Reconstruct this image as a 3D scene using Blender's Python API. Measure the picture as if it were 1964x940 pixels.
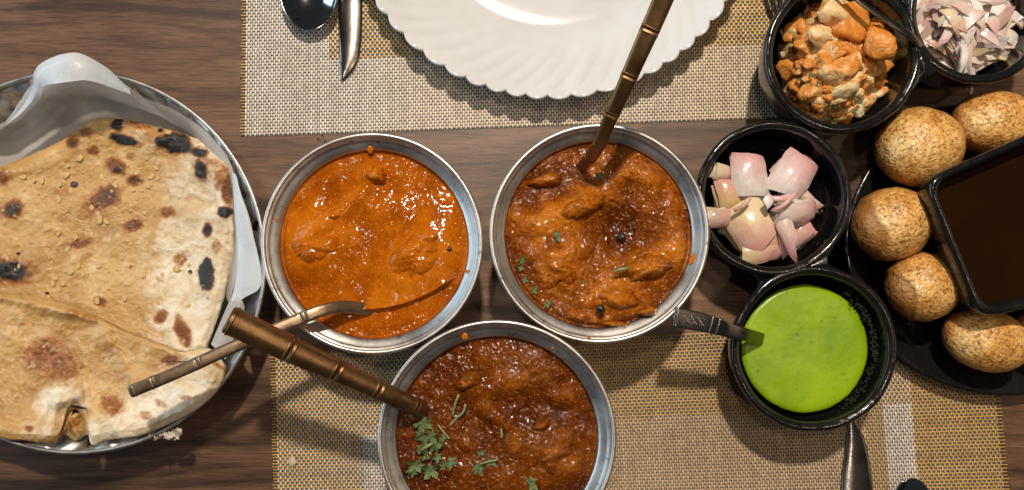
import bpy, math, random
import numpy as np
from mathutils import Vector, Matrix, Euler
R = math.radians
random.seed(7); rng = np.random.default_rng(7)
for o in list(bpy.data.objects): bpy.data.objects.remove(o)
scene = bpy.context.scene
COL = scene.collection

# ------------------------------------------------------------------ camera, light, exposure
S = 0.00032          # metres on the table per pixel of the photograph
H = 0.50             # height of the lens above the table
NX, NY = 980, 600    # point of the picture straight below the lens
cam = bpy.data.cameras.new('camera'); co = bpy.data.objects.new('camera', cam); COL.objects.link(co)
co.location = (0, 0, H); co.rotation_euler = (0, 0, 0)
cam.sensor_width = 36; cam.lens = 36*H/(1964*S)
cam.shift_x = 2/1964; cam.shift_y = 130/1964
cam.clip_start = 0.01; cam.clip_end = 50
scene.camera = co

world = bpy.data.worlds.new('World'); scene.world = world; world.use_nodes = True
world.node_tree.nodes['Background'].inputs[0].default_value = (0.58, 0.61, 0.68, 1)
world.node_tree.nodes['Background'].inputs[1].default_value = 0.06

def area(name, loc, target, sx, sy, power, color, shape='RECTANGLE'):
    l = bpy.data.lights.new(name, 'AREA'); l.shape = shape; l.size = sx
    if shape == 'RECTANGLE': l.size_y = sy
    l.energy = power; l.color = color
    o = bpy.data.objects.new(name, l); COL.objects.link(o); o.location = loc
    d = Vector(target)-Vector(loc); o.rotation_euler = d.to_track_quat('-Z', 'Y').to_euler()
    return o
area('overhead_lamp', (0.04, 0.88, 1.5), (0, 0, 0), 0.085, 0.085, 27.0, (1.0, 0.87, 0.72), 'DISK')
area('overhead_lamp', (0.85, 0.15, 2.1), (0, 0, 0), 0.09, 0.09, 3.5, (1.0, 0.74, 0.48), 'DISK')
area('overhead_lamp', (-0.28, 0.42, 2.0), (0, 0, 0), 0.10, 0.10, 3.5, (1.0, 0.84, 0.66), 'DISK')  # extra lamp, added only for sparkle on the curries
area('overhead_lamp', (0.30, -0.35, 2.0), (0, 0, 0), 0.10, 0.10, 2.5, (1.0, 0.84, 0.66), 'DISK')  # another added lamp, placed so the curries mirror it
area('window_light', (-1.4, 0.30, 0.42), (0, 0, 0.04), 1.5, 0.62, 11, (0.60, 0.82, 1.0))
area('right_warm_light', (1.6, 0.3, 0.45), (0, 0, 0.05), 1.2, 0.6, 1.8, (1.0, 0.72, 0.42))  # warm area light low on the right, out of view

vs = scene.view_settings
vs.view_transform = 'Standard'; vs.look = 'None'; vs.exposure = 0; vs.gamma = 1; vs.use_curve_mapping = False
scene.render.engine = 'CYCLES'
scene.cycles.max_bounces = 6

# ------------------------------------------------------------------ helpers
def P(px, py, z=0.0):
    k = (H-z)/H
    return np.array([(px-NX)*S*k, (NY-py)*S*k, z])
def PL(px, z): return px*S*(H-z)/H           # a length in pixels at height z, in metres
WL = {}
def tag(o, label=None, cat=None, group=None, kind=None):
    if label: o['label'] = label
    if cat: o['category'] = cat
    if group: o['group'] = group
    if kind: o['kind'] = kind
    return o
def empty(name, loc):
    o = bpy.data.objects.new(name, None); COL.objects.link(o); o.location = tuple(loc)
    o.empty_display_size = 0.01; WL[o] = np.array(loc, float); return o
def mesh_data(name, v, faces, mat, smooth=True):
    m = bpy.data.meshes.new(name)
    v = np.asarray(v, np.float32)
    if isinstance(faces, np.ndarray):
        nf, k = faces.shape
        m.vertices.add(len(v)); m.vertices.foreach_set('co', v.ravel())
        m.loops.add(nf*k); m.loops.foreach_set('vertex_index', faces.ravel().astype(np.int32))
        m.polygons.add(nf); m.polygons.foreach_set('loop_start', np.arange(0, nf*k, k, dtype=np.int32))
        m.update(calc_edges=True)
    else:
        m.from_pydata([tuple(map(float, p)) for p in v], [], faces)
    if smooth: m.polygons.foreach_set('use_smooth', np.ones(len(m.polygons), bool))
    m.materials.append(mat); m.validate(); m.update()
    return m
def obj(name, v, faces, mat, parent=None, smooth=True, attrs=None, origin=None):
    v = np.asarray(v, float)
    if parent is not None: org = WL[parent]
    elif origin is not None: org = np.array(origin, float)
    else: org = np.array([(v[:,0].min()+v[:,0].max())/2, (v[:,1].min()+v[:,1].max())/2, v[:,2].min()])
    m = mesh_data(name, v-org, faces, mat, smooth)
    if attrs:
        for k, a in attrs.items():
            a = np.asarray(a, np.float32)
            if a.ndim == 1:
                at = m.attributes.new(k, 'FLOAT', 'POINT'); at.data.foreach_set('value', a)
            else:
                at = m.attributes.new(k, 'FLOAT_COLOR', 'POINT')
                at.data.foreach_set('color', np.hstack([a, np.ones((len(a), 1))]).astype(np.float32).ravel())
    o = bpy.data.objects.new(name, m); COL.objects.link(o)
    if parent is not None: o.parent = parent; WL[o] = org.copy()
    else: o.location = tuple(org); WL[o] = org
    return o
def loft(rings, cap0=False, cap1=False, closed=True, base=0):
    """rings: list of (N,3); returns verts, faces"""
    n = len(rings[0]); v = np.vstack(rings); f = []
    for i in range(len(rings)-1):
        for j in range(n if closed else n-1):
            a = i*n+j; b = i*n+(j+1) % n
            f.append((a, b, b+n, a+n))
    if cap0: f.append(tuple(range(n))[::-1])
    if cap1: f.append(tuple(range((len(rings)-1)*n, len(rings)*n)))
    return v, f
def join(parts):
    vs_, fs_ = [], []; k = 0
    for v, f in parts:
        vs_.append(np.asarray(v)); fs_ += [tuple(i+k for i in q) for q in f]; k += len(v)
    return np.vstack(vs_), fs_
def circle(c, rx, ry, z, n=128, rot=0):
    t = np.linspace(0, 2*np.pi, n, endpoint=False)
    x = rx*np.cos(t); y = ry*np.sin(t); cr, sr = math.cos(rot), math.sin(rot)
    return np.stack([c[0]+x*cr-y*sr, c[1]+x*sr+y*cr, np.full(n, z)], 1)
def lathe(c, prof, n=128, ry=1.0, wob=None):
    rings = []
    for r, z in prof:
        k = circle(c, r, r*ry, z, n)
        if wob is not None: k[:, :2] += (k[:, :2]-np.array(c[:2]))*wob[:, None]
        rings.append(k)
    return rings
def smooth_profile(pts, sub=4):
    """Catmull-Rom through 2-D or 3-D points"""
    p = np.array(pts, float); p = np.vstack([2*p[0]-p[1], p, 2*p[-1]-p[-2]]); out = []
    for i in range(1, len(p)-2):
        for s in range(sub):
            t = s/sub
            out.append(0.5*((2*p[i])+(-p[i-1]+p[i+1])*t+(2*p[i-1]-5*p[i]+4*p[i+1]-p[i+2])*t*t+(-p[i-1]+3*p[i]-3*p[i+1]+p[i+2])*t**3))
    out.append(p[-2]); return np.array(out)
_lat = rng.random((256, 256))
def vnoise(x, y, seed=0):
    x = np.asarray(x, float)+seed*17.31; y = np.asarray(y, float)+seed*9.73
    xi = np.floor(x).astype(int); yi = np.floor(y).astype(int); fx = x-xi; fy = y-yi
    fx = fx*fx*(3-2*fx); fy = fy*fy*(3-2*fy)
    g = lambda a, b: _lat[a % 256, b % 256]
    return ((g(xi, yi)*(1-fx)+g(xi+1, yi)*fx)*(1-fy)+(g(xi, yi+1)*(1-fx)+g(xi+1, yi+1)*fx)*fy)*2-1
def fbm(x, y, o=4, seed=0, gain=.5):
    a = 1; s = 0; t = 0
    for i in range(o):
        s = s+a*vnoise(x*2**i, y*2**i, seed+i*3); t += a; a *= gain
    return s/t
def sstep(a, b, x):
    t = np.clip((x-a)/(b-a), 0, 1); return t*t*(3-2*t)

# ------------------------------------------------------------------ materials
def new_mat(name):
    m = bpy.data.materials.new(name); m.use_nodes = True
    nt = m.node_tree; return m, nt, nt.nodes['Principled BSDF']
def N(nt, t, **kw):
    n = nt.nodes.new(t)
    for k, v in kw.items():
        if k.startswith('i_'): n.inputs[k[2:].replace('_', ' ')].default_value = v
        else: setattr(n, k, v)
    return n
def noise(nt, scale, detail=4, rough=.55, dist=0, vec=None, scl=None, dim='3D'):
    n = N(nt, 'ShaderNodeTexNoise'); n.inputs['Scale'].default_value = scale; n.inputs['Detail'].default_value = detail
    n.inputs['Roughness'].default_value = rough; n.inputs['Distortion'].default_value = dist
    if vec is None:
        vec = N(nt, 'ShaderNodeTexCoord').outputs['Object']
    if scl:
        mp = N(nt, 'ShaderNodeMapping'); mp.inputs['Scale'].default_value = scl; nt.links.new(vec, mp.inputs[0]); vec = mp.outputs[0]
    nt.links.new(vec, n.inputs['Vector']); return n
def ramp(nt, src, stops):
    r = N(nt, 'ShaderNodeValToRGB'); cr = r.color_ramp
    while len(cr.elements) < len(stops): cr.elements.new(.5)
    for e, (p, c) in zip(cr.elements, stops):
        e.position = p; e.color = tuple(c)+(1,) if len(c) == 3 else c
    nt.links.new(src, r.inputs[0]); return r.outputs[0]
def mix(nt, fac, a, b, mode='MIX'):
    m = N(nt, 'ShaderNodeMix', data_type='RGBA', blend_type=mode)
    for s, i in ((fac, 0), (a, 6), (b, 7)):
        if isinstance(s, (int, float)): m.inputs[i].default_value = s
        elif isinstance(s, tuple): m.inputs[i].default_value = s+(1,) if len(s) == 3 else s
        else: nt.links.new(s, m.inputs[i])
    return m.outputs[2]
def mathn(nt, op, a, b=None, clamp=False):
    m = N(nt, 'ShaderNodeMath', operation=op); m.use_clamp = clamp
    for s, i in ((a, 0), (b, 1)):
        if s is None: continue
        if isinstance(s, (int, float)): m.inputs[i].default_value = s
        else: nt.links.new(s, m.inputs[i])
    return m.outputs[0]
def attr(nt, name): return N(nt, 'ShaderNodeAttribute', attribute_name=name)
def bump(nt, bsdf, h, strength=.5, dist=.001, prev=None):
    b = N(nt, 'ShaderNodeBump'); b.inputs['Strength'].default_value = strength; b.inputs['Distance'].default_value = dist
    nt.links.new(h, b.inputs['Height'])
    if prev: nt.links.new(prev, b.inputs['Normal'])
    nt.links.new(b.outputs[0], bsdf.inputs['Normal']); return b.outputs[0]
def setp(b, **kw):
    names = dict(color='Base Color', rough='Roughness', metal='Metallic', spec='Specular IOR Level', coat='Coat Weight', coatr='Coat Roughness', sss='Subsurface Weight', ssr='Subsurface Radius', sssc='Subsurface Scale', trans='Transmission Weight', ior='IOR', aniso='Anisotropic', sheen='Sheen Weight', tint='Specular Tint')
    for k, v in kw.items():
        if isinstance(v, tuple) and len(v) == 3 and k in ('color', 'tint'): v = v+(1,)
        b.inputs[names[k]].default_value = v

def m_wood():
    m, nt, b = new_mat('walnut_laminate')
    w = noise(nt, 1.0, 3, .5, 0, scl=(2.2, 7, 1))
    tc = N(nt, 'ShaderNodeTexCoord').outputs['Object']
    mp = N(nt, 'ShaderNodeMapping'); mp.inputs['Scale'].default_value = (3.0, 75, 1); nt.links.new(tc, mp.inputs[0])
    add = N(nt, 'ShaderNodeVectorMath', operation='ADD'); nt.links.new(mp.outputs[0], add.inputs[0])
    sc = N(nt, 'ShaderNodeVectorMath', operation='SCALE'); nt.links.new(w.outputs['Color'], sc.inputs[0]); sc.inputs['Scale'].default_value = 4.5
    nt.links.new(sc.outputs[0], add.inputs[1])
    g = noise(nt, 1.0, 6, .55, .6, vec=add.outputs[0])
    fine = noise(nt, 1.0, 3, .6, 0, scl=(60, 900, 1))
    big = noise(nt, 1.0, 2, .5, 0, scl=(1.5, 9, 1))
    c = ramp(nt, g.outputs['Fac'], [(.27, (.028, .015, .010)), (.38, (.075, .040, .024)), (.48, (.150, .078, .044)), (.62, (.21, .112, .064)), (.78, (.27, .155, .092))])
    c = mix(nt, .8, c, ramp(nt, fine.outputs['Fac'], [(.35, (.50, .50, .50)), (.6, (1.1, 1.1, 1.1))]), 'MULTIPLY')
    c = mix(nt, .55, c, ramp(nt, big.outputs['Fac'], [(.35, (.55, .52, .50)), (.6, (1.15, 1.12, 1.1))]), 'MULTIPLY')
    nt.links.new(c, b.inputs['Base Color'])
    sm = noise(nt, 14, 4, .6)
    r = N(nt, 'ShaderNodeMapRange'); r.inputs[3].default_value = .30; r.inputs[4].default_value = .5
    nt.links.new(sm.outputs['Fac'], r.inputs[0]); nt.links.new(r.outputs[0], b.inputs['Roughness'])
    gr = noise(nt, 1500, 2, .6); bump(nt, b, gr.outputs['Fac'], .25, .0004, bump(nt, b, fine.outputs['Fac'], .15, .0003))
    setp(b, spec=.45); return m
def m_strand():
    m, nt, b = new_mat('woven_vinyl_strand')
    a = attr(nt, 'col'); n = noise(nt, 260, 3, .6)
    c = mix(nt, .6, a.outputs['Color'], ramp(nt, n.outputs['Fac'], [(.3, (.6, .58, .55)), (.65, (1.1, 1.1, 1.1))]), 'MULTIPLY')
    st = noise(nt, 9, 3, .6)
    c = mix(nt, .35, c, ramp(nt, st.outputs['Fac'], [(.35, (.72, .66, .58)), (.6, (1.05, 1.05, 1.05))]), 'MULTIPLY')
    nt.links.new(c, b.inputs['Base Color']); setp(b, rough=.42, spec=.45); return m
def m_steel(name='brushed_steel', color=(.62, .60, .57), rough=.33, scratch=1.0, dirt=.5):
    m, nt, b = new_mat(name)
    n = noise(nt, 55, 5, .65); f = noise(nt, 600, 3, .7, scl=(1, 1, 3))
    c = mix(nt, dirt, color, ramp(nt, n.outputs['Fac'], [(.33, tuple(x*.55 for x in color)), (.62, tuple(min(1, x*1.05) for x in color))]))
    sp = noise(nt, 260, 2, .5)
    c = mix(nt, 1.0, c, ramp(nt, sp.outputs['Fac'], [(.27, (.55, .5, .45)), (.36, (1, 1, 1))]), 'MULTIPLY')
    nt.links.new(c, b.inputs['Base Color'])
    r = N(nt, 'ShaderNodeMapRange'); r.inputs[3].default_value = rough*.7; r.inputs[4].default_value = rough*1.7
    nt.links.new(n.outputs['Fac'], r.inputs[0]); nt.links.new(r.outputs[0], b.inputs['Roughness'])
    bump(nt, b, f.outputs['Fac'], .12*scratch, .0003, bump(nt, b, n.outputs['Fac'], .25*scratch, .001))
    setp(b, metal=1.0); return m
def m_bronze(name, c1, c2, rough=.36):
    m, nt, b = new_mat(name)
    n = noise(nt, 45, 5, .65, .3); f = noise(nt, 1.0, 3, .7, scl=(300, 300, 300))
    c = ramp(nt, n.outputs['Fac'], [(.3, c1), (.7, c2)]); nt.links.new(c, b.inputs['Base Color'])
    r = N(nt, 'ShaderNodeMapRange'); r.inputs[3].default_value = rough*.75; r.inputs[4].default_value = rough*1.4
    nt.links.new(f.outputs['Fac'], r.inputs[0]); nt.links.new(r.outputs[0], b.inputs['Roughness'])
    bump(nt, b, f.outputs['Fac'], .2, .0004, bump(nt, b, n.outputs['Fac'], .3, .001)); setp(b, metal=.92); return m
def m_black():
    m, nt, b = new_mat('black_glazed_ceramic')
    n = noise(nt, 40, 4, .6); sp = noise(nt, 220, 3, .6)
    c = ramp(nt, n.outputs['Fac'], [(.3, (.006, .006, .006)), (.7, (.013, .0125, .012))]); nt.links.new(c, b.inputs['Base Color'])
    r = N(nt, 'ShaderNodeMapRange'); r.inputs[1].default_value = .4; r.inputs[2].default_value = .75; r.inputs[3].default_value = .10; r.inputs[4].default_value = .34
    nt.links.new(sp.outputs['Fac'], r.inputs[0]); nt.links.new(r.outputs[0], b.inputs['Roughness'])
    bump(nt, b, n.outputs['Fac'], .5, .0012); setp(b, spec=.5); return m
def m_plate():
    m, nt, b = new_mat('white_opal_glass')
    n = noise(nt, 30, 3, .6)
    nt.links.new(ramp(nt, n.outputs['Fac'], [(.3, (.63, .64, .65)), (.7, (.69, .70, .71))]), b.inputs['Base Color'])
    setp(b, rough=.05, spec=.5, sss=.1, ssr=(.01, .01, .01), sssc=.4); return m
def m_paper(name='greaseproof_paper', c1=(.66, .58, .52), c2=(.84, .79, .75), tr=(.08, .02), tl_=.5):
    m, nt, b = new_mat(name)
    n = noise(nt, 24, 4, .6, .4); out = nt.nodes['Material Output']
    nt.links.new(ramp(nt, n.outputs['Fac'], [(.35, c1), (.6, c2)]), b.inputs['Base Color'])
    setp(b, rough=.34, spec=.45)
    v = N(nt, 'ShaderNodeTexVoronoi'); v.inputs['Scale'].default_value = 42; v.feature = 'DISTANCE_TO_EDGE'; w_ = noise(nt, 20, 3, .6)
    nt.links.new(mix(nt, .12, N(nt, 'ShaderNodeTexCoord').outputs['Object'], w_.outputs['Color']), v.inputs[0])
    bump(nt, b, ramp(nt, v.outputs['Distance'], [(0, (0, 0, 0)), (.12, (1, 1, 1))]), .12, .0012, bump(nt, b, n.outputs['Fac'], .7, .003))
    tl = N(nt, 'ShaderNodeBsdfTranslucent'); tl.inputs[0].default_value = (.8, .82, .84, 1)
    tp = N(nt, 'ShaderNodeBsdfTransparent')
    m1 = N(nt, 'ShaderNodeMixShader'); m1.inputs[0].default_value = tl_
    m2 = N(nt, 'ShaderNodeMixShader')
    nt.links.new(ramp(nt, n.outputs['Fac'], [(.3, (tr[0],)*3), (.62, (tr[1],)*3)]), m2.inputs[0])
    nt.links.new(b.outputs[0], m1.inputs[1]); nt.links.new(tl.outputs[0], m1.inputs[2])
    nt.links.new(m1.outputs[0], m2.inputs[1]); nt.links.new(tp.outputs[0], m2.inputs[2])
    nt.links.new(m2.outputs[0], out.inputs[0]); return m
def m_naan():
    m, nt, b = new_mat('baked_flatbread')
    ch = attr(nt, 'char').outputs['Fac']; br = attr(nt, 'brown').outputs['Fac']; pl = attr(nt, 'pale').outputs['Fac']
    n1 = noise(nt, 70, 5, .65, .5); n2 = noise(nt, 340, 4, .65); n3 = noise(nt, 25, 4, .6)
    base = ramp(nt, n3.outputs['Fac'], [(.3, (.44, .245, .075)), (.5, (.56, .345, .125)), (.7, (.67, .46, .20))])
    base = mix(nt, .5, base, ramp(nt, n1.outputs['Fac'], [(.35, (.86, .80, .70)), (.6, (1.06, 1.06, 1.08))]), 'MULTIPLY')
    pale = ramp(nt, n1.outputs['Fac'], [(.32, (.62, .47, .27)), (.62, (.86, .78, .63))])
    pf = mathn(nt, 'ADD', pl, mathn(nt, 'MULTIPLY', mathn(nt, 'SUBTRACT', n1.outputs['Fac'], .5), 1.3))
    pf = mathn(nt, 'ADD', pf, mathn(nt, 'MULTIPLY', mathn(nt, 'SUBTRACT', n3.outputs['Fac'], .5), 1.2)); pf = ramp(nt, pf, [(.22, (0, 0, 0)), (.80, (1, 1, 1))])
    c = mix(nt, pf, base, pale)
    def msk(v, lo, hi, amp):
        t = mathn(nt, 'ADD', v, mathn(nt, 'MULTIPLY', mathn(nt, 'SUBTRACT', n1.outputs['Fac'], .5), amp))
        t = mathn(nt, 'ADD', t, mathn(nt, 'MULTIPLY', mathn(nt, 'SUBTRACT', n2.outputs['Fac'], .5), amp*.8))
        return ramp(nt, t, [(lo, (0, 0, 0)), (hi, (1, 1, 1))])
    c = mix(nt, msk(br, .25, .75, .9), c, (.36, .135, .028))
    c = mix(nt, msk(br, .72, 1.15, .8), c, (.15, .040, .009))
    c = mix(nt, msk(ch, .20, .50, .6), c, (.20, .075, .02))
    c = mix(nt, msk(ch, .44, .74, .5), c, (.018, .015, .014))
    fl = noise(nt, 180, 2, .5)
    c = mix(nt, ramp(nt, fl.outputs['Fac'], [(.62, (0, 0, 0)), (.70, (.6, .6, .6))]), c, (.74, .56, .30))
    nt.links.new(c, b.inputs['Base Color'])
    r = N(nt, 'ShaderNodeMapRange'); r.inputs[1].default_value = 0.3; r.inputs[2].default_value = .7; r.inputs[3].default_value = .14; r.inputs[4].default_value = .55
    rr = mathn(nt, 'ADD', n3.outputs['Fac'], mathn(nt, 'MULTIPLY', pl, .3)); nt.links.new(rr, r.inputs[0]); nt.links.new(r.outputs[0], b.inputs['Roughness'])
    v = N(nt, 'ShaderNodeTexVoronoi'); v.inputs['Scale'].default_value = 300; nt.links.new(N(nt, 'ShaderNodeTexCoord').outputs['Object'], v.inputs[0])
    x = bump(nt, b, n1.outputs['Fac'], .6, .003); x = bump(nt, b, n2.outputs['Fac'], .6, .0012, x); bump(nt, b, v.outputs['Distance'], .25, .0008, x)
    setp(b, spec=.5, sss=.08, ssr=(.006, .003, .001), sssc=.5); return m
def m_curry(name, cols, bs=(150, 420), bd=(.0035, .0014), rough=.13, st=.9, lf=.16):
    m, nt, b = new_mat(name)
    n0 = noise(nt, 28, 4, .6, .8); n1 = noise(nt, bs[0], 2, .5, .6); n2 = noise(nt, bs[1], 1, .5, .3); n3 = noise(nt, 750, 2, .6)
    t = mathn(nt, 'ADD', mathn(nt, 'MULTIPLY', n0.outputs['Fac'], .6), mathn(nt, 'MULTIPLY', n1.outputs['Fac'], .4))
    t = mathn(nt, 'ADD', t, mathn(nt, 'MULTIPLY', attr(nt, 'lift').outputs['Fac'], lf))
    c = ramp(nt, t, cols)
    c = mix(nt, ramp(nt, n3.outputs['Fac'], [(.60, (0, 0, 0)), (.68, (.55, .55, .55))]), c, tuple(min(1, x*1.5+.03) for x in cols[-1][1]))
    c = mix(nt, ramp(nt, n3.outputs['Fac'], [(.30, (.6, .6, .6)), (.38, (0, 0, 0))]), c, tuple(x*.35 for x in cols[0][1]))
    nt.links.new(c, b.inputs['Base Color'])
    x = bump(nt, b, n1.outputs['Fac'], st, bd[0]); bump(nt, b, n2.outputs['Fac'], st, bd[1], x)
    setp(b, rough=rough, spec=.25, sss=.04, ssr=(.008, .002, .0005), sssc=.4); return m
def m_simple(name, c1, c2, scale=60, rough=.4, bs=.4, bd=.001, spec=.5, sss=0.0, detail=5, lo=.35, hi=.65, bscale=None):
    m, nt, b = new_mat(name)
    n = noise(nt, scale, detail, .6, .3)
    nt.links.new(ramp(nt, n.outputs['Fac'], [(lo, c1), (hi, c2)]), b.inputs['Base Color'])
    f = noise(nt, bscale or scale*5, 3, .6)
    bump(nt, b, f.outputs['Fac'], bs, bd, bump(nt, b, n.outputs['Fac'], bs, bd*2))
    setp(b, rough=rough, spec=spec)
    if sss: setp(b, sss=sss, ssr=(.006, .004, .003), sssc=.5)
    return m
def m_puri():
    m, nt, b = new_mat('fried_puri_crust')
    n0 = noise(nt, 45, 4, .6, .3); n1 = noise(nt, 520, 3, .6, .2); n4 = noise(nt, 190, 3, .6)
    v = N(nt, 'ShaderNodeTexVoronoi'); v.inputs['Scale'].default_value = 640; v.feature = 'SMOOTH_F1'
    nt.links.new(N(nt, 'ShaderNodeTexCoord').outputs['Object'], v.inputs[0])
    c = ramp(nt, n0.outputs['Fac'], [(.30, (.50, .21, .045)), (.47, (.72, .40, .115)), (.66, (.86, .62, .27))])
    c = mix(nt, .8, c, ramp(nt, n1.outputs['Fac'], [(.38, (.40, .28, .17)), (.50, (1.08, 1.08, 1.08))]), 'MULTIPLY')
    c = mix(nt, .6, c, ramp(nt, n4.outputs['Fac'], [(.36, (.62, .52, .40)), (.52, (1.08, 1.08, 1.08))]), 'MULTIPLY')
    c = mix(nt, mathn(nt, 'MULTIPLY', attr(nt, 'brown').outputs['Fac'], .85), c, (.34, .115, .022))
    nt.links.new(c, b.inputs['Base Color'])
    x = bump(nt, b, v.outputs['Distance'], .8, -.0006); x = bump(nt, b, n4.outputs['Fac'], .6, .0012, x); bump(nt, b, n1.outputs['Fac'], .6, .0006, x)
    setp(b, rough=.34, spec=.6, sss=.06, ssr=(.004, .002, .001), sssc=.4); return m
def m_onion():
    m, nt, b = new_mat('raw_onion_flesh')
    a = attr(nt, 'pink').outputs['Fac']; n = noise(nt, 60, 3, .6); f = noise(nt, 1.0, 3, .6, scl=(160, 700, 160))
    oi = N(nt, 'ShaderNodeObjectInfo')
    base = ramp(nt, oi.outputs['Random'], [(0, (.68, .54, .44)), (.35, (.78, .70, .62)), (.50, (.72, .58, .32)), (.65, (.84, .80, .75)), (1, (.90, .89, .88))])
    t = mathn(nt, 'ADD', a, mathn(nt, 'MULTIPLY', mathn(nt, 'SUBTRACT', n.outputs['Fac'], .5), .8))
    base = mix(nt, 1.0, base, oi.outputs['Color'], 'MULTIPLY')
    c = mix(nt, ramp(nt, t, [(.25, (0, 0, 0)), (.85, (.85, .85, .85))]), base, (.66, .30, .31))
    c = mix(nt, .3, c, ramp(nt, f.outputs['Fac'], [(.4, (.82, .78, .76)), (.6, (1.05, 1.05, 1.05))]), 'MULTIPLY')
    nt.links.new(c, b.inputs['Base Color'])
    bump(nt, b, f.outputs['Fac'], .3, .0006)
    setp(b, rough=.22, spec=.5, sss=.25, ssr=(.006, .004, .0035), sssc=.5); return m
def m_potato():
    m, nt, b = new_mat('spiced_potato')
    oi = N(nt, 'ShaderNodeObjectInfo'); n = noise(nt, 170, 4, .65, .8); f = noise(nt, 620, 3, .6)
    base = ramp(nt, oi.outputs['Random'], [(0, (.78, .42, .13)), (.5, (.80, .50, .20)), (.8, (.84, .64, .34)), (.92, (.50, .36, .13)), (1, (.84, .74, .50))])
    t = mathn(nt, 'ADD', n.outputs['Fac'], mathn(nt, 'MULTIPLY', mathn(nt, 'SUBTRACT', oi.outputs['Random'], .5), -.22))
    c = mix(nt, ramp(nt, t, [(.40, (0, 0, 0)), (.56, (.95, .95, .95))]), base, (.70, .24, .030))
    c = mix(nt, ramp(nt, n.outputs['Color'], [(.60, (0, 0, 0)), (.72, (.8, .8, .8))]), c, (.30, .085, .015))
    nt.links.new(c, b.inputs['Base Color'])
    bump(nt, b, f.outputs['Fac'], .6, .0012, bump(nt, b, n.outputs['Fac'], .7, .0025))
    setp(b, rough=.30, spec=.5, sss=.12, ssr=(.006, .003, .001), sssc=.5); return m
M = dict(
    wood=m_wood(), strand=m_strand(), steel=m_steel(), tray=m_steel('worn_tray_steel', (.56, .54, .51), .38, 1.6, .8),
    cutlery=m_steel('cutlery_steel', (.24, .222, .205), .20, .5, .5), cutdark=m_steel('polished_spoon_steel', (.42, .43, .44), .08, .2, .2),
    bronze=m_bronze('aged_bronze', (.15, .078, .032), (.32, .180, .078)), pewter=m_bronze('tarnished_brass', (.20, .135, .082), (.42, .30, .20), .33),
    black=m_black(), plate=m_plate(), paper=m_paper(), paper_window_tint=m_paper('window_tinted_paper', (.72, .80, .88), (.80, .89, .96), (.10, .03), .3), naan=m_naan(), puri=m_puri(), onion=m_onion(), potato=m_potato(),  # fold and flap paper: blue of the window light is put into its colour
    curry1=m_curry('orange_cream_curry', [(.34, (.20, .036, .001)), (.50, (.35, .080, .0012)), (.68, (.52, .145, .004))], bs=(80, 330), bd=(.0014, .00042), rough=.09, st=.8),
    curry2=m_curry('brown_masala_curry', [(.36, (.075, .015, .001)), (.50, (.155, .035, .0015)), (.62, (.28, .072, .003)), (.80, (.50, .16, .012))], bs=(150, 480), bd=(.0024, .00075), rough=.09, lf=.26),
    curry3=m_curry('dark_tomato_curry', [(.38, (.055, .010, .001)), (.52, (.110, .024, .001)), (.66, (.18, .045, .002)), (.82, (.34, .105, .010))], bs=(150, 480), bd=(.0022, .00075), rough=.09, lf=.26),
    green=m_simple('green_mint_chutney', (.17, .32, .003), (.30, .47, .006), 26, .30, .25, .0006, .35, .1, bscale=300),
    brownwater=m_simple('tamarind_water', (.014, .005, .0010), (.020, .007, .0014), 20, .06, .02, .0003, .3),
    leaf=m_simple('coriander_leaf', (.050, .095, .025), (.20, .27, .10), 260, .4, .7, .0008),
    stem=m_simple('coriander_stem', (.14, .18, .06), (.30, .32, .16), 200, .4, .3, .0005),
    char=m_simple('burnt_spice', (.010, .007, .005), (.03, .018, .01), 200, .2, .5, .001),
    garlic=m_simple('baked_garlic', (.55, .34, .12), (.74, .53, .25), 150, .3, .5, .001, sss=.1),
    crumb=m_simple('dough_crumb', (.45, .36, .26), (.74, .66, .55), 200, .5, .5, .001),
)
_nt = M['green'].node_tree; _b = _nt.nodes['Principled BSDF']; _src = _b.inputs['Base Color'].links[0].from_socket
_f = noise(_nt, 420, 2, .6); _nt.links.new(mix(_nt, ramp(_nt, _f.outputs['Fac'], [(.26, (.7, .7, .7)), (.33, (0, 0, 0))]), _src, (.06, .13, .005)), _b.inputs['Base Color'])
M['onionwater'], _nt, _b = new_mat('onion_water'); setp(_b, color=(.85, .75, .72), rough=.03, trans=1.0, ior=1.33)

def where(x, y, cx, cy, rx, ry):
    u, w = (x-cx)/rx, (y-cy)/ry; d = math.hypot(u, w)
    if d < .33: return 'at the centre'
    n = ('right', 'lower right', 'lower', 'lower left', 'left', 'upper left', 'upper', 'upper right')[int(round(math.atan2(w, u)/(math.pi/4))) % 8]
    return ('at the %s edge' if d > .72 else 'in the %s part') % n

# ------------------------------------------------------------------ table
def box(c0, c1):
    x0, y0, z0 = c0; x1, y1, z1 = c1
    v = [(x0,y0,z0),(x1,y0,z0),(x1,y1,z0),(x0,y1,z0),(x0,y0,z1),(x1,y0,z1),(x1,y1,z1),(x0,y1,z1)]
    return np.array(v, float), [(0,3,2,1),(4,5,6,7),(0,1,5,4),(1,2,6,5),(2,3,7,6),(3,0,4,7)]
v, f = box((-.75, -.45, -.03), (.75, .60, 0))
tag(obj('table_top', v, f, M['wood'], smooth=False), kind='structure')

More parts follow.
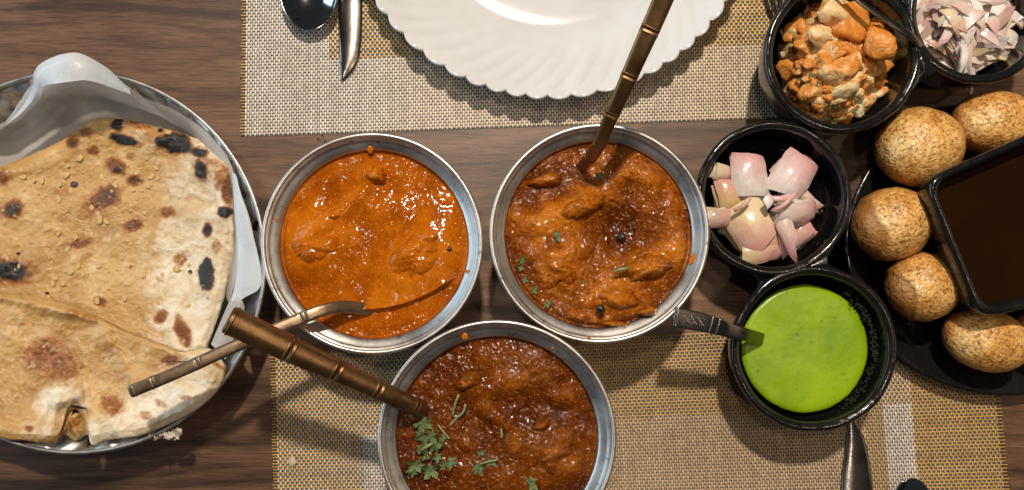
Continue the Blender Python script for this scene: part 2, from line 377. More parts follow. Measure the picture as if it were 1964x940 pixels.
# ------------------------------------------------------------------ woven placemats
def placemat(corners, zone, warpcol, label, gold=(.62, .40, .13), name='placemat'):
    """corners TL,TR,BR,BL in photo pixels at mat height; zone(px,py) True where gold floats on top"""
    zt = .0009
    A = np.array(corners, float)
    W = np.linalg.norm(A[1]-A[0]); Hh = np.linalg.norm(A[3]-A[0])
    nw = int(W/4.4); nf = int(Hh/2.9)
    u = (np.arange(nw)+.5)/nw; w = (np.arange(nf)+.5)/nf
    def pos(uu, ww):
        uu, ww = np.broadcast_arrays(uu, ww)
        return ((1-uu)*(1-ww))[..., None]*A[0]+(uu*(1-ww))[..., None]*A[1]+(uu*ww)[..., None]*A[2]+((1-uu)*ww)[..., None]*A[3]
    t = empty(name, P(*A.mean(0), 0)*[1, 1, 0])
    tag(t, label, 'placemat')
    amp = .00034
    I, J = np.meshgrid(np.arange(nw), np.arange(nf), indexing='ij')
    pp = pos(u[:, None], w[None, :])
    gz = zone(pp[..., 0], pp[..., 1])
    goldrow = (J % 2 == 0)
    plain = ((I+J//2) % 2 == 0)
    warp_over = np.where(goldrow, ~gz, plain)            # nw x nf
    # wefts
    ext = np.concatenate([[-.0065], u, [1.0065]])
    allv, allf, allc = [], [], []
    for j in range(nf):
        e = ext.copy(); e[0] += rng.normal(0, .0008); e[-1] += rng.normal(0, .0008)
        p = pos(e, w[j]+np.zeros(len(e))); wo = warp_over[:, j]
        p[:, 1] += rng.normal(0, .15)
        z = np.where(wo, -amp, amp); z = np.concatenate([[0], z, [0]])
        g = j % 2 == 0
        hw = 1.22 if g else .9
        wp = np.stack([(p[:, 0]-NX)*S, (NY-p[:, 1])*S, zt+z], 1)
        sec = [(-hw*S, -.00016), (0, .00016), (hw*S, -.00016)]
        vv = np.stack([wp+np.array([0, d, h]) for d, h in sec], 1).reshape(-1, 3)
        base = j*0+sum(len(a) for a in allv) if False else None
        allv.append(vv)
        col = gold if g else (.085, .058, .036)
        k = 1+rng.normal(0, .08)
        allc.append(np.tile(np.array(col)*k, (len(vv), 1)))
    L = nw+2; q = np.arange(L-1)*3
    f0 = np.concatenate([np.stack([q, q+3, q+4, q+1], 1), np.stack([q+1, q+4, q+5, q+2], 1)])
    F = (f0[None]+(np.arange(nf)*L*3)[:, None, None]).reshape(-1, 4)
    o = obj('weft_strands', np.vstack(allv), F[:, ::-1].copy(), M['strand'], t, attrs={'col': np.vstack(allc)}); o['kind'] = 'stuff'
    # warps
    allv, allc = [], []
    ext = np.concatenate([[-.001], w, [1.001]])
    for i in range(nw):
        p = pos(u[i]+np.zeros(len(ext)), ext); wo = warp_over[i]
        z = np.where(wo, amp, -amp); z = np.concatenate([[0], z, [0]])
        hw = 1.62
        wp = np.stack([(p[:, 0]-NX)*S, (NY-p[:, 1])*S, zt+z], 1)
        wp[0, 2] = wp[-1, 2] = zt-.0004
        vv = np.stack([wp+np.array([d*S, 0, h]) for d, h in ((-hw, -.00014), (0, .00014), (hw, -.00014))], 1).reshape(-1, 3)
        allv.append(vv)
        c = np.array(warpcol(p[:, 0], p[:, 1]))*(1+rng.normal(0, .06))
        allc.append(np.repeat(c, 3, 0))
    L = len(ext); q = np.arange(L-1)*3
    f0 = np.concatenate([np.stack([q, q+3, q+4, q+1], 1), np.stack([q+1, q+4, q+5, q+2], 1)])
    F = (f0[None]+(np.arange(nw)*L*3)[:, None, None]).reshape(-1, 4)
    o = obj('warp_strands', np.vstack(allv), F, M['strand'], t, attrs={'col': np.vstack(allc)}); o['kind'] = 'stuff'
    return t
def lerpc(a, b, k): return np.array(a)*(1-k[:, None])+np.array(b)*k[:, None]
WH, TN = (.76, .74, .70), (.60, .48, .32)
def zone_a(x, y):
    yb = 115-(x-640)*.033
    return (y < yb) & (x > 632+y*.02)
def wc_a(x, y): return lerpc(WH, (.72, .58, .42), sstep(650, 900, x)*.55+sstep(1250, 1400, x)*.35)
def zone_b(x, y):
    xl = 697+(y-840)*.02; yb = 836-(x-697)*.060
    inner = (x > xl) & (y > yb) & (x < 1745+(y-776)*.10)
    return ~inner
def wc_b(x, y):
    xs = x-(y-776)*.08
    k = sstep(690, 1000, xs)*.9
    k = np.where((xs > 1655) & (xs < 1692), 1.15, k); k = np.where((xs >= 1692) & (xs < 1748), 0., k); k = np.where(xs >= 1748, 1., k)
    return lerpc((.70, .65, .60), (.52, .385, .24), k)  # darker than the upper mat: dimmer light here is put into the colour
placemat([(476, -280), (1636, -322), (1650, 221), (470, 262)], zone_a, wc_a, 'silver and gold woven placemat under the white scalloped plate')
placemat([(529, 684), (1893, 608), (1942, 1110), (536, 1120)], zone_b, wc_b, 'gold bordered woven placemat under the lowest curry bowl and green chutney', (.52, .325, .10))

# ------------------------------------------------------------------ steel curry bowls
def steel_bowl(cx, cy, r, h, label):
    c = P(cx, cy, h); Rm = PL(r, h)
    t = empty('curry_bowl', (c[0], c[1], 0)); tag(t, label, 'bowl', 'steel handi bowls of curry')
    wob = .0025*np.sin(np.linspace(0, 2*np.pi, 160, endpoint=False)*3+cx)
    # rolled lip
    lip = [(Rm-.0022+.0013*math.cos(a), h-.0013+.0013*math.sin(a)) for a in np.linspace(math.pi, -math.pi*.75, 14)]
    v, f = loft(lathe(c, lip, 160)); obj('rim_lip', v, f, M['steel'], t)
    fl = smooth_profile([(Rm-.0028, h-.0012), (Rm-.0050, h-.0024), (Rm*.93, h-.0034), (Rm*.885, h-.0050), (Rm*.856, h-.0062), (Rm*.846, h-.0074), (Rm*.842, h-.0120)], 3)
    v, f = loft(lathe(c, fl, 160, wob=wob*.4)); obj('flange', v, f[::1], M['steel'], t)
    body = smooth_profile([(Rm*.842, h-.0120), (Rm*.832, h*.62), (Rm*.80, h*.35), (Rm*.62, .004), (.0001, .0022)], 5)
    outer = smooth_profile([(.0001, .0004), (Rm*.60, .0004), (Rm*.70, .003), (Rm*.84, h*.32), (Rm*.885, h*.6), (Rm*.885, h-.010), (Rm*.93, h-.0045), (Rm-.002, h-.0026)], 5)
    v, f = join([loft(lathe(c, body, 160)), loft(lathe(c, outer, 160))]); obj('bowl_body', v, f, M['steel'], t)
    return t, c, Rm
BOWLS = [(713, 467, 217, .055, 'steel bowl of smooth orange curry next to the bread tray'),
         (1150, 448, 215, .055, 'steel bowl of chunky brown curry with handle leaning up across the plate'),
         (953, 843, 233, .062, 'steel bowl of dark red curry with coriander at the bottom edge')]
BC = [steel_bowl(*b) for b in BOWLS]

def curry(idx, lvl, rfrac, mat, label, feats, amp, fine, seed, cut=None):
    t, c, Rm = BC[idx]; zc = BOWLS[idx][3]-lvl; r = Rm*rfrac
    na, nr = 420, 130
    rr = np.concatenate([[0.0001], np.linspace(0, 1, nr)[1:]])*r; th = np.linspace(0, 2*np.pi, na, endpoint=False)
    RR, TH = np.meshgrid(rr, th, indexing='ij')
    X = c[0]+RR*np.cos(TH); Y = c[1]+RR*np.sin(TH)
    # position in photo px
    k = (H-zc)/H; PX = X/(S*k)+NX; PY = NY-Y/(S*k)
    Z = amp*fbm(X*55, Y*55, 3, seed)+fine*fbm(X*260, Y*260, 3, seed+5, .6)
    lift = np.zeros_like(Z)
    for (fx, fy, rx, ry, rot, hh) in feats:
        a = R(rot); dx = PX-fx; dy = PY-fy
        ux = (dx*math.cos(a)+dy*math.sin(a))/rx; uy = (-dx*math.sin(a)+dy*math.cos(a))/ry
        d = ux**2+uy**2; d = d*(1+.25*fbm(PX*.04, PY*.04, 2, seed+9))
        g = hh*np.exp(-np.power(np.maximum(d, 0), 1.4)); Z += g; lift += np.clip(g/.006, -1, 1)
    if cut is not None: Z += cut(PX, PY)
    edge = sstep(1, .93, RR/r); Z = Z*edge+.0006*(1-edge)*(sstep(.98, 1, RR/r))
    v = np.stack([X, Y, zc+Z], -1).reshape(-1, 3)
    i = np.arange(nr-1)[:, None]*na; j = np.arange(na)[None]; j2 = (j+1) % na
    F = np.stack([i+j, i+na+j, i+na+j2, i+j2], -1).reshape(-1, 4)
    o = obj('curry', v, F, mat, attrs={'lift': lift.ravel()}, origin=(c[0], c[1], zc-.001))
    tag(o, label, 'curry'); return zc
def spoonridge(x, y):
    # sauce heaped over the spoon head, its edge a curved step
    ye = 596-((x-700)/175.)**2*62*np.sign(np.maximum(x-700, 0))
    d = ye-y
    m = sstep(630, 700, x)*sstep(880, 855, x)
    return .0042*m*sstep(-1.5, 3, d)*np.exp(-np.maximum(d, 0)/34.)
Z1 = curry(0, .0092, .842, M['curry1'], 'smooth orange chicken curry filling the bowl next to the bread tray',
    [(598, 474, 74, 60, -20, .0058), (648, 410, 76, 20, -38, .0042), (806, 488, 92, 60, -38, .0056), (715, 335, 26, 20, 0, .003), (740, 400, 50, 30, 20, .002), (555, 470, 30, 60, 0, -.001)], .0008, .00022, 1, spoonridge)
Z2 = curry(1, .0090, .842, M['curry2'], 'chunky brown masala curry in the bowl below the plate',
    [(1080, 480, 75, 85, 20, .004), (1105, 395, 75, 28, -25, .005), (1250, 510, 80, 38, -15, .005), (1180, 575, 70, 36, 10, .004), (1265, 400, 45, 75, 0, .003), (1170, 320, 90, 30, 0, .002), (1190, 440, 55, 40, 0, -.003), (1010, 360, 30, 60, 0, -.002), (1010, 420, 34, 22, 30, .003), (1000, 560, 40, 18, 50, .003), (1120, 610, 46, 14, 10, .003), (1230, 340, 36, 22, 20, .003), (1290, 460, 20, 34, 10, .003)], .0020, .0006, 2)
Z3 = curry(2, .0105, .842, M['curry3'], 'dark red curry sprinkled with coriander in the lowest bowl',
    [(1060, 860, 55, 70, 20, .004), (1000, 700, 90, 40, 20, .003), (880, 730, 50, 30, -20, .002), (930, 900, 80, 40, 0, .0015), (840, 740, 60, 60, 0, -.001), (940, 790, 44, 18, 30, .003), (1080, 760, 30, 20, 0, .003), (990, 850, 30, 20, 60, .003), (900, 850, 26, 16, 0, .002), (1090, 900, 30, 24, 0, .003), (960, 740, 60, 22, -10, .003)], .0018, .0006, 3)

def chicken(px, py, rx, ry, rot, h, zc, mat, label, seed, sink=.0018):
    na, nr = 96, 30
    rr = np.linspace(.001, 1, nr); th = np.linspace(0, 2*np.pi, na, endpoint=False)
    RR, TH = np.meshgrid(rr, th, indexing='ij'); a = R(-rot)
    w = 1+.42*fbm(np.cos(TH)*1.5+5, np.sin(TH)*1.5+5, 3, seed)
    c = P(px, py, zc+h*.5); rx = PL(rx, zc); ry = PL(ry, zc)
    x = rx*RR*w*np.cos(TH); y = ry*RR*w*np.sin(TH)
    X = c[0]+x*math.cos(a)-y*math.sin(a); Y = c[1]+x*math.sin(a)+y*math.cos(a)
    fib = fbm(X*90+Y*30, Y*240, 3, seed+2)
    Z = zc-sink+(h+sink)*np.power(np.maximum(1-RR**2.2, 0), .6)+(.0014*fib+.0036*fbm(X*110, Y*110, 3, seed+4))*(1-RR**3)
    v = np.stack([X, Y, Z], -1).reshape(-1, 3)
    i = np.arange(nr-1)[:, None]*na; j = np.arange(na)[None]; j2 = (j+1) % na
    F = np.stack([i+j, i+na+j, i+na+j2, i+j2], -1).reshape(-1, 4)
    v = np.vstack([v, [[c[0], c[1], zc-.006]]]); o_ = len(v)-1
    tri = [tuple(q) for q in F]+[((nr-1)*na+k, o_, (nr-1)*na+(k+1) % na) for k in range(na)]
    o = obj('chicken_piece', v, tri, mat, attrs={'lift': np.append((np.ones_like(Z)*.9*(1-RR**2)).ravel(), 0)})
    return tag(o, label, 'chicken piece')
chicken(598, 474, 54, 42, -20, .0092, Z1, M['curry1'], 'rounded sauce covered chicken piece at the left of the smooth orange curry', 11)
chicken(650, 408, 56, 12, -38, .0062, Z1, M['curry1'], 'thin bone ridge poking from the orange curry above the rounded piece', 12)
chicken(806, 486, 70, 42, -38, .0088, Z1, M['curry1'], 'large chicken piece under sauce at the right of the orange curry', 13)
chicken(722, 335, 22, 16, 0, .0075, Z1, M['curry1'], 'small lump near the top of the smooth orange curry', 14)
chicken(1082, 495, 62, 74, 25, .0065, Z2, M['curry2'], 'large lumpy chicken piece at the left of the chunky curry', 21)
chicken(1110, 402, 62, 22, -28, .0100, Z2, M['curry2'], 'raised chicken strip above the big piece in the chunky curry', 22)
chicken(1248, 512, 72, 30, -14, .0085, Z2, M['curry2'], 'long orange chicken piece at the right of the chunky curry', 23)
chicken(1180, 572, 54, 30, 12, .0075, Z2, M['curry2'], 'chicken piece with dark spot near the bottom of the chunky curry', 24)
chicken(1244, 597, 24, 11, -8, .0085, Z2, M['curry2'], 'small bright chicken shred at the lower right edge of the chunky curry', 25)
chicken(1183, 622, 32, 7, 4, .0060, Z2, M['curry2'], 'flat curry shred stuck to the bottom edge of the chunky curry', 26)
chicken(1048, 345, 36, 14, -6, .0060, Z2, M['curry2'], 'small shred at the upper left of the chunky curry', 27)
chicken(1064, 862, 36, 46, 15, .0065, Z3, M['curry3'], 'lumpy chicken piece at the right of the dark red curry', 31)
chicken(1040, 815, 22, 12, -30, .0050, Z3, M['curry3'], 'small curry lump above the chicken piece in the dark red curry', 32)
chicken(900, 730, 36, 20, -20, .0045, Z3, M['curry3'], 'low lump at the upper left of the dark red curry', 33)
chicken(1010, 700, 46, 22, 25, .0045, Z3, M['curry3'], 'wide lump near the top of the dark red curry', 34)

# curry splashes on the flanges
def blob(name, px, py, z, r, mat, label, cat, flat=.45, seed=0, group=None, ry=None, rot=0):
    ry = ry or r
    c = P(px, py, z); n = 20; rings = []
    for k in range(9):
        a = math.pi*k/8; q = circle((0, 0, 0), math.sin(a)*PL(r, z)+1e-6, math.sin(a)*PL(ry, z)+1e-6, math.cos(a)*PL(min(r, ry), z)*flat, n)
        q[:, :2] *= (1+.25*vnoise(q[:, :1]*900+seed, q[:, 1:2]*900, seed)); rings.append(q)
    v, f = loft(rings); cr, sr = math.cos(rot), math.sin(rot)
    v = np.stack([v[:, 0]*cr-v[:, 1]*sr, v[:, 0]*sr+v[:, 1]*cr, v[:, 2]], 1)+c
    return tag(obj(name, v, [q[::-1] for q in f], mat, attrs={'lift': np.ones(len(v))}), label, cat, group)
blob('curry_splash', 710, 285, .049, 7, M['curry1'], 'orange curry fleck on the top inner rim of the smooth curry bowl', 'splash', .5, 1, ry=10)
blob('curry_splash', 891, 645, .0585, 6, M['curry1'], 'small round orange drop on the upper rim of the lowest bowl', 'splash', .4, 2, ry=7)
blob('curry_splash', 1328, 497, .050, 6, M['curry1'], 'orange smear on the right flange of the chunky curry bowl', 'splash', .25, 3, ry=12, rot=-.5)
blob('curry_splash', 1130, 649, .0545, 4, M['curry1'], 'tiny red drop on the bottom lip of the chunky curry bowl', 'splash', .5, 4)
blob('curry_splash', 1108, 652, .0545, 3, M['curry1'], 'tiny splash on the bottom lip left of the red drop', 'splash', .5, 5) if False else None

for k, (px, py, z, r_, ry_, rot) in enumerate([(530, 420, .0505, 3, 6, .3), (895, 520, .0505, 4, 3, .5), (1345, 400, .051, 2.5, 5, .1), (980, 560, .0505, 3, 4, 1), (1160, 860, .0575, 3, 5, 0), (742, 800, .0575, 3, 4, .4), (1060, 668, .0570, 4, 2.5, .3), (820, 290, .0505, 3, 2, .4), (1255, 277, .0505, 3, 2.5, .6)]):
    bw = BOWLS[0] if px < 930 and py < 600 else (BOWLS[1] if py < 600 else BOWLS[2])
    blob('curry_splash', px, py, z, r_, M['curry1' if bw is BOWLS[0] else 'curry2'], 'tiny sauce speck '+where(px, py, bw[0], bw[1], bw[2], bw[2])+' of the '+('smooth orange' if bw is BOWLS[0] else 'chunky brown' if bw is BOWLS[1] else 'dark red')+' curry bowl flange', 'splash', .3, 40+k, 'small sauce specks on the bowl flanges', ry=ry_, rot=rot)
# burnt whole spices
for px, py, z, r, lab in ((1152, 592, Z2+.0075, 9, 'black whole spice on the chicken near the bottom of the chunky curry'), (1193, 455, Z2+.001, 8, 'dark spice sunk in the middle of the chunky curry'),
                          (862, 478, Z1+.0045, 5, 'dark fleck at the right edge of the big piece in the smooth curry'), (832, 519, Z1+.004, 4, 'dark fleck below the big piece in the smooth curry')):
    blob('whole_spice', px, py, z, r, M['char'], lab, 'spice', .6, px)

# coriander
def leaf(px, py, z, size, rot, seed, group, label, lobes=5):
    rg = np.random.default_rng(seed); n = 44
    th = np.linspace(0, 2*np.pi, n, endpoint=False)
    r = (.68+.20*np.cos(th*lobes)+.10*np.cos(th*lobes*3+1)+rg.normal(0, .05, n))*(1-.25*np.cos(th))
    rings = []; c = P(px, py, z); s = PL(size*1.15, z)
    fold = rg.normal(0, .5); asp = rg.uniform(.6, 1.0)
    for k in (0.02, .35, .7, 1.0):
        x = k*r*np.cos(th); y = k*r*np.sin(th)*asp
        zz = .16*np.abs(y)*(1+fold)+.12*np.sin(x*5+seed)*k+.10*np.sin(y*7+seed)*k
        rings.append(np.stack([x, y, zz], 1))
    v, f = loft(rings); v2 = v.copy(); v2[:, 2] -= .05; m = len(v)
    f = f+[tuple(i+m for i in q[::-1]) for q in f]
    v = np.vstack([v, v2])
    for q in range(n):
        a = 3*n+q; b = 3*n+(q+1) % n; f.append((b, a, a+m, b+m))
    E = Euler((rg.normal(0, .22), rg.normal(0, .22), rot)).to_matrix(); v = (v*s)@np.array(E).T+c
    return tag(obj('coriander_leaf', v, f, M['leaf']), label, 'leaf', group)
def stem(pts, r, label, group=None, mat='stem', name='coriander_sprig', cat='herb sprig'):
    p = smooth_profile([P(*q) for q in pts], 4); rings = []
    for i in range(len(p)):
        T = p[min(i+1, len(p)-1)]-p[max(i-1, 0)]; T /= np.linalg.norm(T)
        sd = np.cross(T, [0, 0, 1]); sd /= np.linalg.norm(sd)+1e-9; up = np.cross(sd, T)
        a = np.linspace(0, 2*np.pi, 8, endpoint=False)[:, None]; rings.append(p[i]+(np.cos(a)*sd+np.sin(a)*up)*r)
    v, f = loft(rings, True, True)
    return tag(obj(name, v, f, M[mat]), label, cat, group)
g3 = 'coriander leaves scattered on the dark red curry'
for k, (x, y, s, ro) in enumerate([(815, 812, 22, .6), (808, 838, 20, 2.4), (828, 832, 13, 1.2), (832, 858, 18, 4.1), (806, 862, 13, 3.3), (800, 893, 20, .1), (825, 900, 19, 1.7), (818, 875, 14, 5.1), (852, 893, 15, 2.9),
                               (866, 885, 15, .9), (848, 842, 11, 3.9), (918, 898, 15, 1.5), (940, 886, 13, 3.0), (1080, 841, 6, 0), (1020, 925, 17, 1.8), (924, 868, 9, .4), (790, 905, 10, 2.2), (840, 876, 12, .8)]):
    leaf(x, y, Z3+.0018+.0004*(k % 4), s, ro, 100+k, g3, 'chopped coriander leaf '+where(x, y, 850, 860, 80, 60)+' of the coriander on the dark red curry')
stem([(868, 800, Z3+.002), (873, 775, Z3+.004), (880, 757, Z3+.005)], .0007, 'upright coriander stem on the dark red curry, topmost of the sprig')
stem([(862, 817, Z3+.0015), (876, 802, Z3+.003), (889, 790, Z3+.004), (893, 775, Z3+.004)], .0007, 'curved coriander stem beside the upright one in the dark red curry')
stem([(808, 864, Z3+.003), (818, 857, Z3+.005), (830, 850, Z3+.004)], .0009, 'thick pale stem lying across the coriander cluster')
stem([(840, 815, Z3+.002), (850, 828, Z3+.003), (862, 842, Z3+.002)], .0006, 'thin stem between the coriander cluster and the upright sprig')
stem([(961, 822, Z3+.001), (963, 840, Z3+.002)], .0006, 'short lone stem in the middle of the dark red curry')
stem([(905, 905, Z3+.002), (922, 890, Z3+.003), (955, 882, Z3+.003)], .0006, 'stem joining the two small leaves in the dark red curry')
g2 = 'coriander flecks in the chunky brown curry'
for k, (x, y, s, ro) in enumerate([(1004, 497, 12, .5), (998, 512, 8, 2), (1052, 582, 10, 1), (1022, 556, 9, 3), (1006, 536, 7, 2), (1070, 455, 8, 1.4), (1152, 338, 9, .2), (1066, 448, 6, 4), (1120, 540, 4, 1)]):
    leaf(x, y, Z2+(.0095 if k in (5, 7) else .0028), s, ro, 200+k, g2, 'small coriander fleck '+where(x, y, 1145, 455, 175, 172)+' of the chunky brown curry')
stem([(1178, 521, Z2+.009), (1190, 517, Z2+.0098), (1206, 514, Z2+.0095)], .0009, 'pale green stem lying on the orange chicken piece in the chunky curry')

# ------------------------------------------------------------------ bamboo-pattern handles
def tube(path, wid, thk, n=24, power=2.0, sub=10):
    p = smooth_profile([P(*q) for q in path], sub)
    t0 = np.linspace(0, 1, len(path)); t1 = np.linspace(0, 1, len(p))
    a = np.interp(t1, t0, wid); b = np.interp(t1, t0, thk); fr = []
    for i in range(len(p)):
        T = p[min(i+1, len(p)-1)]-p[max(i-1, 0)]; T /= np.linalg.norm(T)
        sd = np.cross(T, [0, 0, 1]); sd /= np.linalg.norm(sd); up = np.cross(sd, T)
        fr.append((p[i], T, sd, up, a[i], b[i]))
    return fr
def section(fr, n=24, power=2.0, k=1.0):
    c, T, sd, up, a, b = fr
    t = np.linspace(0, 2*np.pi, n, endpoint=False); ct, st = np.cos(t), np.sin(t)
    x = np.sign(ct)*np.abs(ct)**(2/power)*a*k; y = np.sign(st)*np.abs(st)**(2/power)*b*k
    return c+x[:, None]*sd+y[:, None]*up
def bamboo(name, path, wid, thk, rings, label, cat, mat, power=2.0, ringw=.0012, endk=.9, hd=None, collar='collar'):
    """path (px,py,z); wid/thk in metres (half); rings = arc fractions where raised collars sit"""
    fr = tube(path, wid, thk)
    base = fr[-1][0]; t = empty(name, base); tag(t, label, cat)
    P_ = np.array([f_[0] for f_ in fr]); s = np.concatenate([[0], np.cumsum(np.linalg.norm(np.diff(P_, axis=0), axis=1))]); L = s[-1]
    def at(x):
        i = min(max(np.searchsorted(s, x)-1, 0), len(s)-2); k = (x-s[i])/(s[i+1]-s[i])
        return tuple(fr[i][q]*(1-k)+fr[i+1][q]*k for q in range(6))
    bounds = [0]+[r_*L for r_ in rings]+[L]
    parts = []
    for i in range(len(bounds)-1):
        a, b = bounds[i], bounds[i+1]; rs = []
        for x in np.linspace(a, b, 14):
            u = (x-a)/max(b-a, 1e-6); bulge = 1+.03*(abs(2*u-1)**4)-.015
            rs.append(section(at(x), 24, power, bulge))
        if i == 0:
            f0 = at(a); rs = [section(f0, 24, power, .4)+0*f0[1], section(f0, 24, power, .82)-f0[1]*.0000, section(at(a+.0006), 24, power, .98)]+rs[1:]
        v, f = loft(rs, True, True); parts.append((v, f))
    v, f = join(parts); obj('handle', v, f, mat, t)
    for x in bounds[1:-1]:
        for off in (-ringw*1.6, ringw*1.6):
            rs = [section(at(np.clip(x+off+d*ringw, 0, L)), 24, power, k) for d, k in ((-.6, .99), (-.35, 1.025), (0, 1.04), (.35, 1.025), (.6, .99))]
            v, f = loft(rs, True, True); obj(collar, v, f, mat, t)
    for x in (.0025,):
        rs = [section(at(x+d*ringw), 24, power, k) for d, k in ((-.6, 1.0), (-.3, 1.06), (.3, 1.06), (.6, 1.0))]
        v, f = loft(rs, True, True); obj(collar, v, f, mat, t)
    return t, fr
def spoon_head(t, px, py, z, rx, ry, rot, mat, depth=.008):
    c = P(px, py, z); rings = []
    for k in range(8):
        u = k/7; rings.append(circle((c[0], c[1]), PL(rx, z)*math.sin(u*math.pi/2)+1e-5, PL(ry, z)*math.sin(u*math.pi/2)+1e-5, z-depth*math.cos(u*math.pi/2), 40, rot))
    inner = [r_+np.array([0, 0, .0008]) for r_ in rings]
    v, f = loft(rings+inner[::-1]); return obj('spoon_head', v, f, mat, t)
# serving spoon of the smooth curry
t, fr = bamboo('serving_spoon', [(249, 752, .074), (345, 712, .072), (440, 669, .069), (540, 627, .0655), (610, 598, .062), (655, 588, .0560), (685, 591, .0505), (712, 594, .0455), (742, 596, .0390)],
       [.0034, .0034, .0034, .0034, .0034, .0034,   .0035, .0036, .0034], [.0017]*5+[.0014, .0012, .0010, .0008], [.09, .26, .47, .66], 'slim tarnished brass serving spoon resting from the orange curry over the bread', 'serving spoon', M['pewter'], power=2.8, ringw=.0007)
spoon_head(t, 775, 560, Z1-.001, 90, 36, .25, M['pewter'])
# ladle of the lowest curry
t, fr = bamboo('serving_ladle', [(437, 612, .098), (540, 662, .0905), (625, 701, .084), (705, 738, .077), (770, 768, .0695), (803, 783, .058), (815, 790, .046)],
       [.0074, .0070, .0063, .0056, .0050, .0045, .0045], [.0070, .0067, .0060, .0052, .0046, .0042, .004], [.27, .475, .665, .85], 'thick bronze ladle with bamboo pattern leaning out of the dark red curry', 'ladle', M['bronze'], ringw=.0011)
spoon_head(t, 850, 815, Z3-.006, 60, 48, 0, M['bronze'])
# ladle of the chunky curry
t, fr = bamboo('serving_ladle', [(1300, -70, .130), (1262, 22, .120), (1222, 112, .110), (1192, 180, .100), (1170, 228, .090), (1150, 276, .076), (1132, 302, .062), (1112, 324, .045)],
       [.0050, .0048, .0044, .0040, .0037, .0035, .0035, .0030], [.0022]*7+[.0018], [.24, .42, .585, .74, .86], 'flat bronze ladle leaning up from the chunky curry across the white plate', 'ladle', M['bronze'], power=2.6, ringw=.0008)
spoon_head(t, 1100, 360, Z2-.010, 50, 40, .8, M['bronze'])

# ------------------------------------------------------------------ bread tray
TX, TY, TZ = 143, 503, .034
tc = P(TX, TY, TZ); TR = PL(365, TZ)
t = empty('bread_tray', (tc[0], tc[1], 0)); tag(t, 'round worn steel tray with cut out diamonds holding the flatbread', 'tray')
BR = TR*.80
v, f = loft(lathe(tc, [(1e-4, .0050), (BR*.5, .0050), (BR*.98, .0050), (BR, .0056), (BR*1.004, .0050), (BR, .0036), (BR*.5, .0030), (1e-4, .0030)], 180)); obj('tray_base', v, f, M['tray'], t)
ns = 18; vv, ff = [], []
def wallpt(a, q): r = BR+(TR-BR)*(q**.62); return (tc[0]+r*math.cos(a), tc[1]+r*math.sin(a), .0055+(TZ-.0055)*q)
for s_ in range(ns):
    a0 = 2*math.pi*(s_+.13)/ns; da = 2*math.pi/ns; b0 = len(vv)
    top = [wallpt(a0+da*k/12, 1) for k in range(13)]; bot = [wallpt(a0+da*k/12, 0) for k in range(13)]
    L_, R_ = wallpt(a0, .55), wallpt(a0+da, .55)
    hw = .105*da
    am = a0+da/2
    dT, dB, dL, dR = wallpt(am, .86), wallpt(am, .22), wallpt(am-hw, .54), wallpt(am+hw, .54)
    vv += top+bot+[L_, R_, dT, dB, dL, dR]
    T0 = b0; B0 = b0+13; l, r_, iT, iB, iL, iR = (b0+26+k for k in range(6))
    # triangulated around the diamond
    for k in range(6): ff.append((T0+k, T0+k+1, iL if k < 3 else iT))
    ff.append((T0+3, iT, iL)); 
    for k in range(6, 12): ff.append((T0+k, T0+k+1, iT if k < 9 else iR))
    ff.append((T0+9, iR, iT))
    ff += [(T0, iL, l), (T0+12, r_, iR)]
    for k in range(6): ff.append((B0+k+1, B0+k, iL if k < 3 else iB))
    ff.append((B0+3, iL, iB))
    for k in range(6, 12): ff.append((B0+k+1, B0+k, iB if k < 9 else iR))
    ff.append((B0+9, iB, iR))
    ff += [(B0, l, iL), (B0+12, iR, r_)]
v = np.array(vv); o = obj('tray_wall', v, ff, M['tray'], t)
md = o.modifiers.new('thickness', 'SOLIDIFY'); md.thickness = .0009
lip = [(TR+.0012*math.cos(a), TZ+.0012*math.sin(a)) for a in np.linspace(0, 2*math.pi, 11)]
v, f = loft(lathe(tc, lip, 200)); obj('rolled_rim', v, f, M['tray'], t)

# ------------------------------------------------------------------ paper sheet
def sheet(name, rows, mat, su=8, sv=6, crinkle=.0013, seed=3, parent=None):
    """rows of control points (px,py,z): Catmull-Rom both ways"""
    G = np.array([[P(*q) for q in r_] for r_ in rows])
    A = np.array([smooth_profile(r_, su) for r_ in G]); B = np.array([smooth_profile(A[:, j], sv) for j in range(A.shape[1])]).transpose(1, 0, 2)
    B[..., 2] += crinkle*fbm(B[..., 0]*90, B[..., 1]*90, 3, seed)
    B[..., 0] += crinkle*fbm(B[..., 0]*60, B[..., 2]*60+B[..., 1]*40, 2, seed+7)
    n, m_ = B.shape[:2]; i = np.arange(n-1)[:, None]*m_; j = np.arange(m_-1)[None]
    F = np.stack([i+j, i+j+1, i+m_+j+1, i+m_+j], -1).reshape(-1, 4)
    return obj(name, B.reshape(-1, 3), F, mat, parent)
rows = [
  [(-120, 330, .010), (-40, 330, .008), (60, 330, .008), (120, 320, .008), (190, 320, .008), (260, 330, .008), (330, 350, .008), (390, 400, .008), (420, 480, .009), (420, 560, .010)],
  [(-110, 270, .014), (-40, 275, .013), (28, 252, .014), (105, 222, .014), (180, 214, .014), (250, 226, .014), (330, 250, .014), (400, 310, .014), (436, 420, .014), (430, 560, .014)],
  [(-100, 245, .024), (-40, 255, .024), (20, 228, .024), (84, 180, .027), (165, 165, .029), (235, 186, .027), (310, 222, .024), (386, 274, .023), (448, 385, .023), (444, 570, .022)],
  [(-100, 238, .030), (-50, 248, .032), (6, 236, .034), (66, 160, .046), (150, 106, .055), (226, 154, .045), (275, 186, .036), (345, 218, .032), (430, 288, .029), (470, 410, .028)] ]
pap = sheet('paper_sheet', rows, M['paper'])
tag(pap, 'translucent white greaseproof sheet lining the tray behind the bread', 'paper')
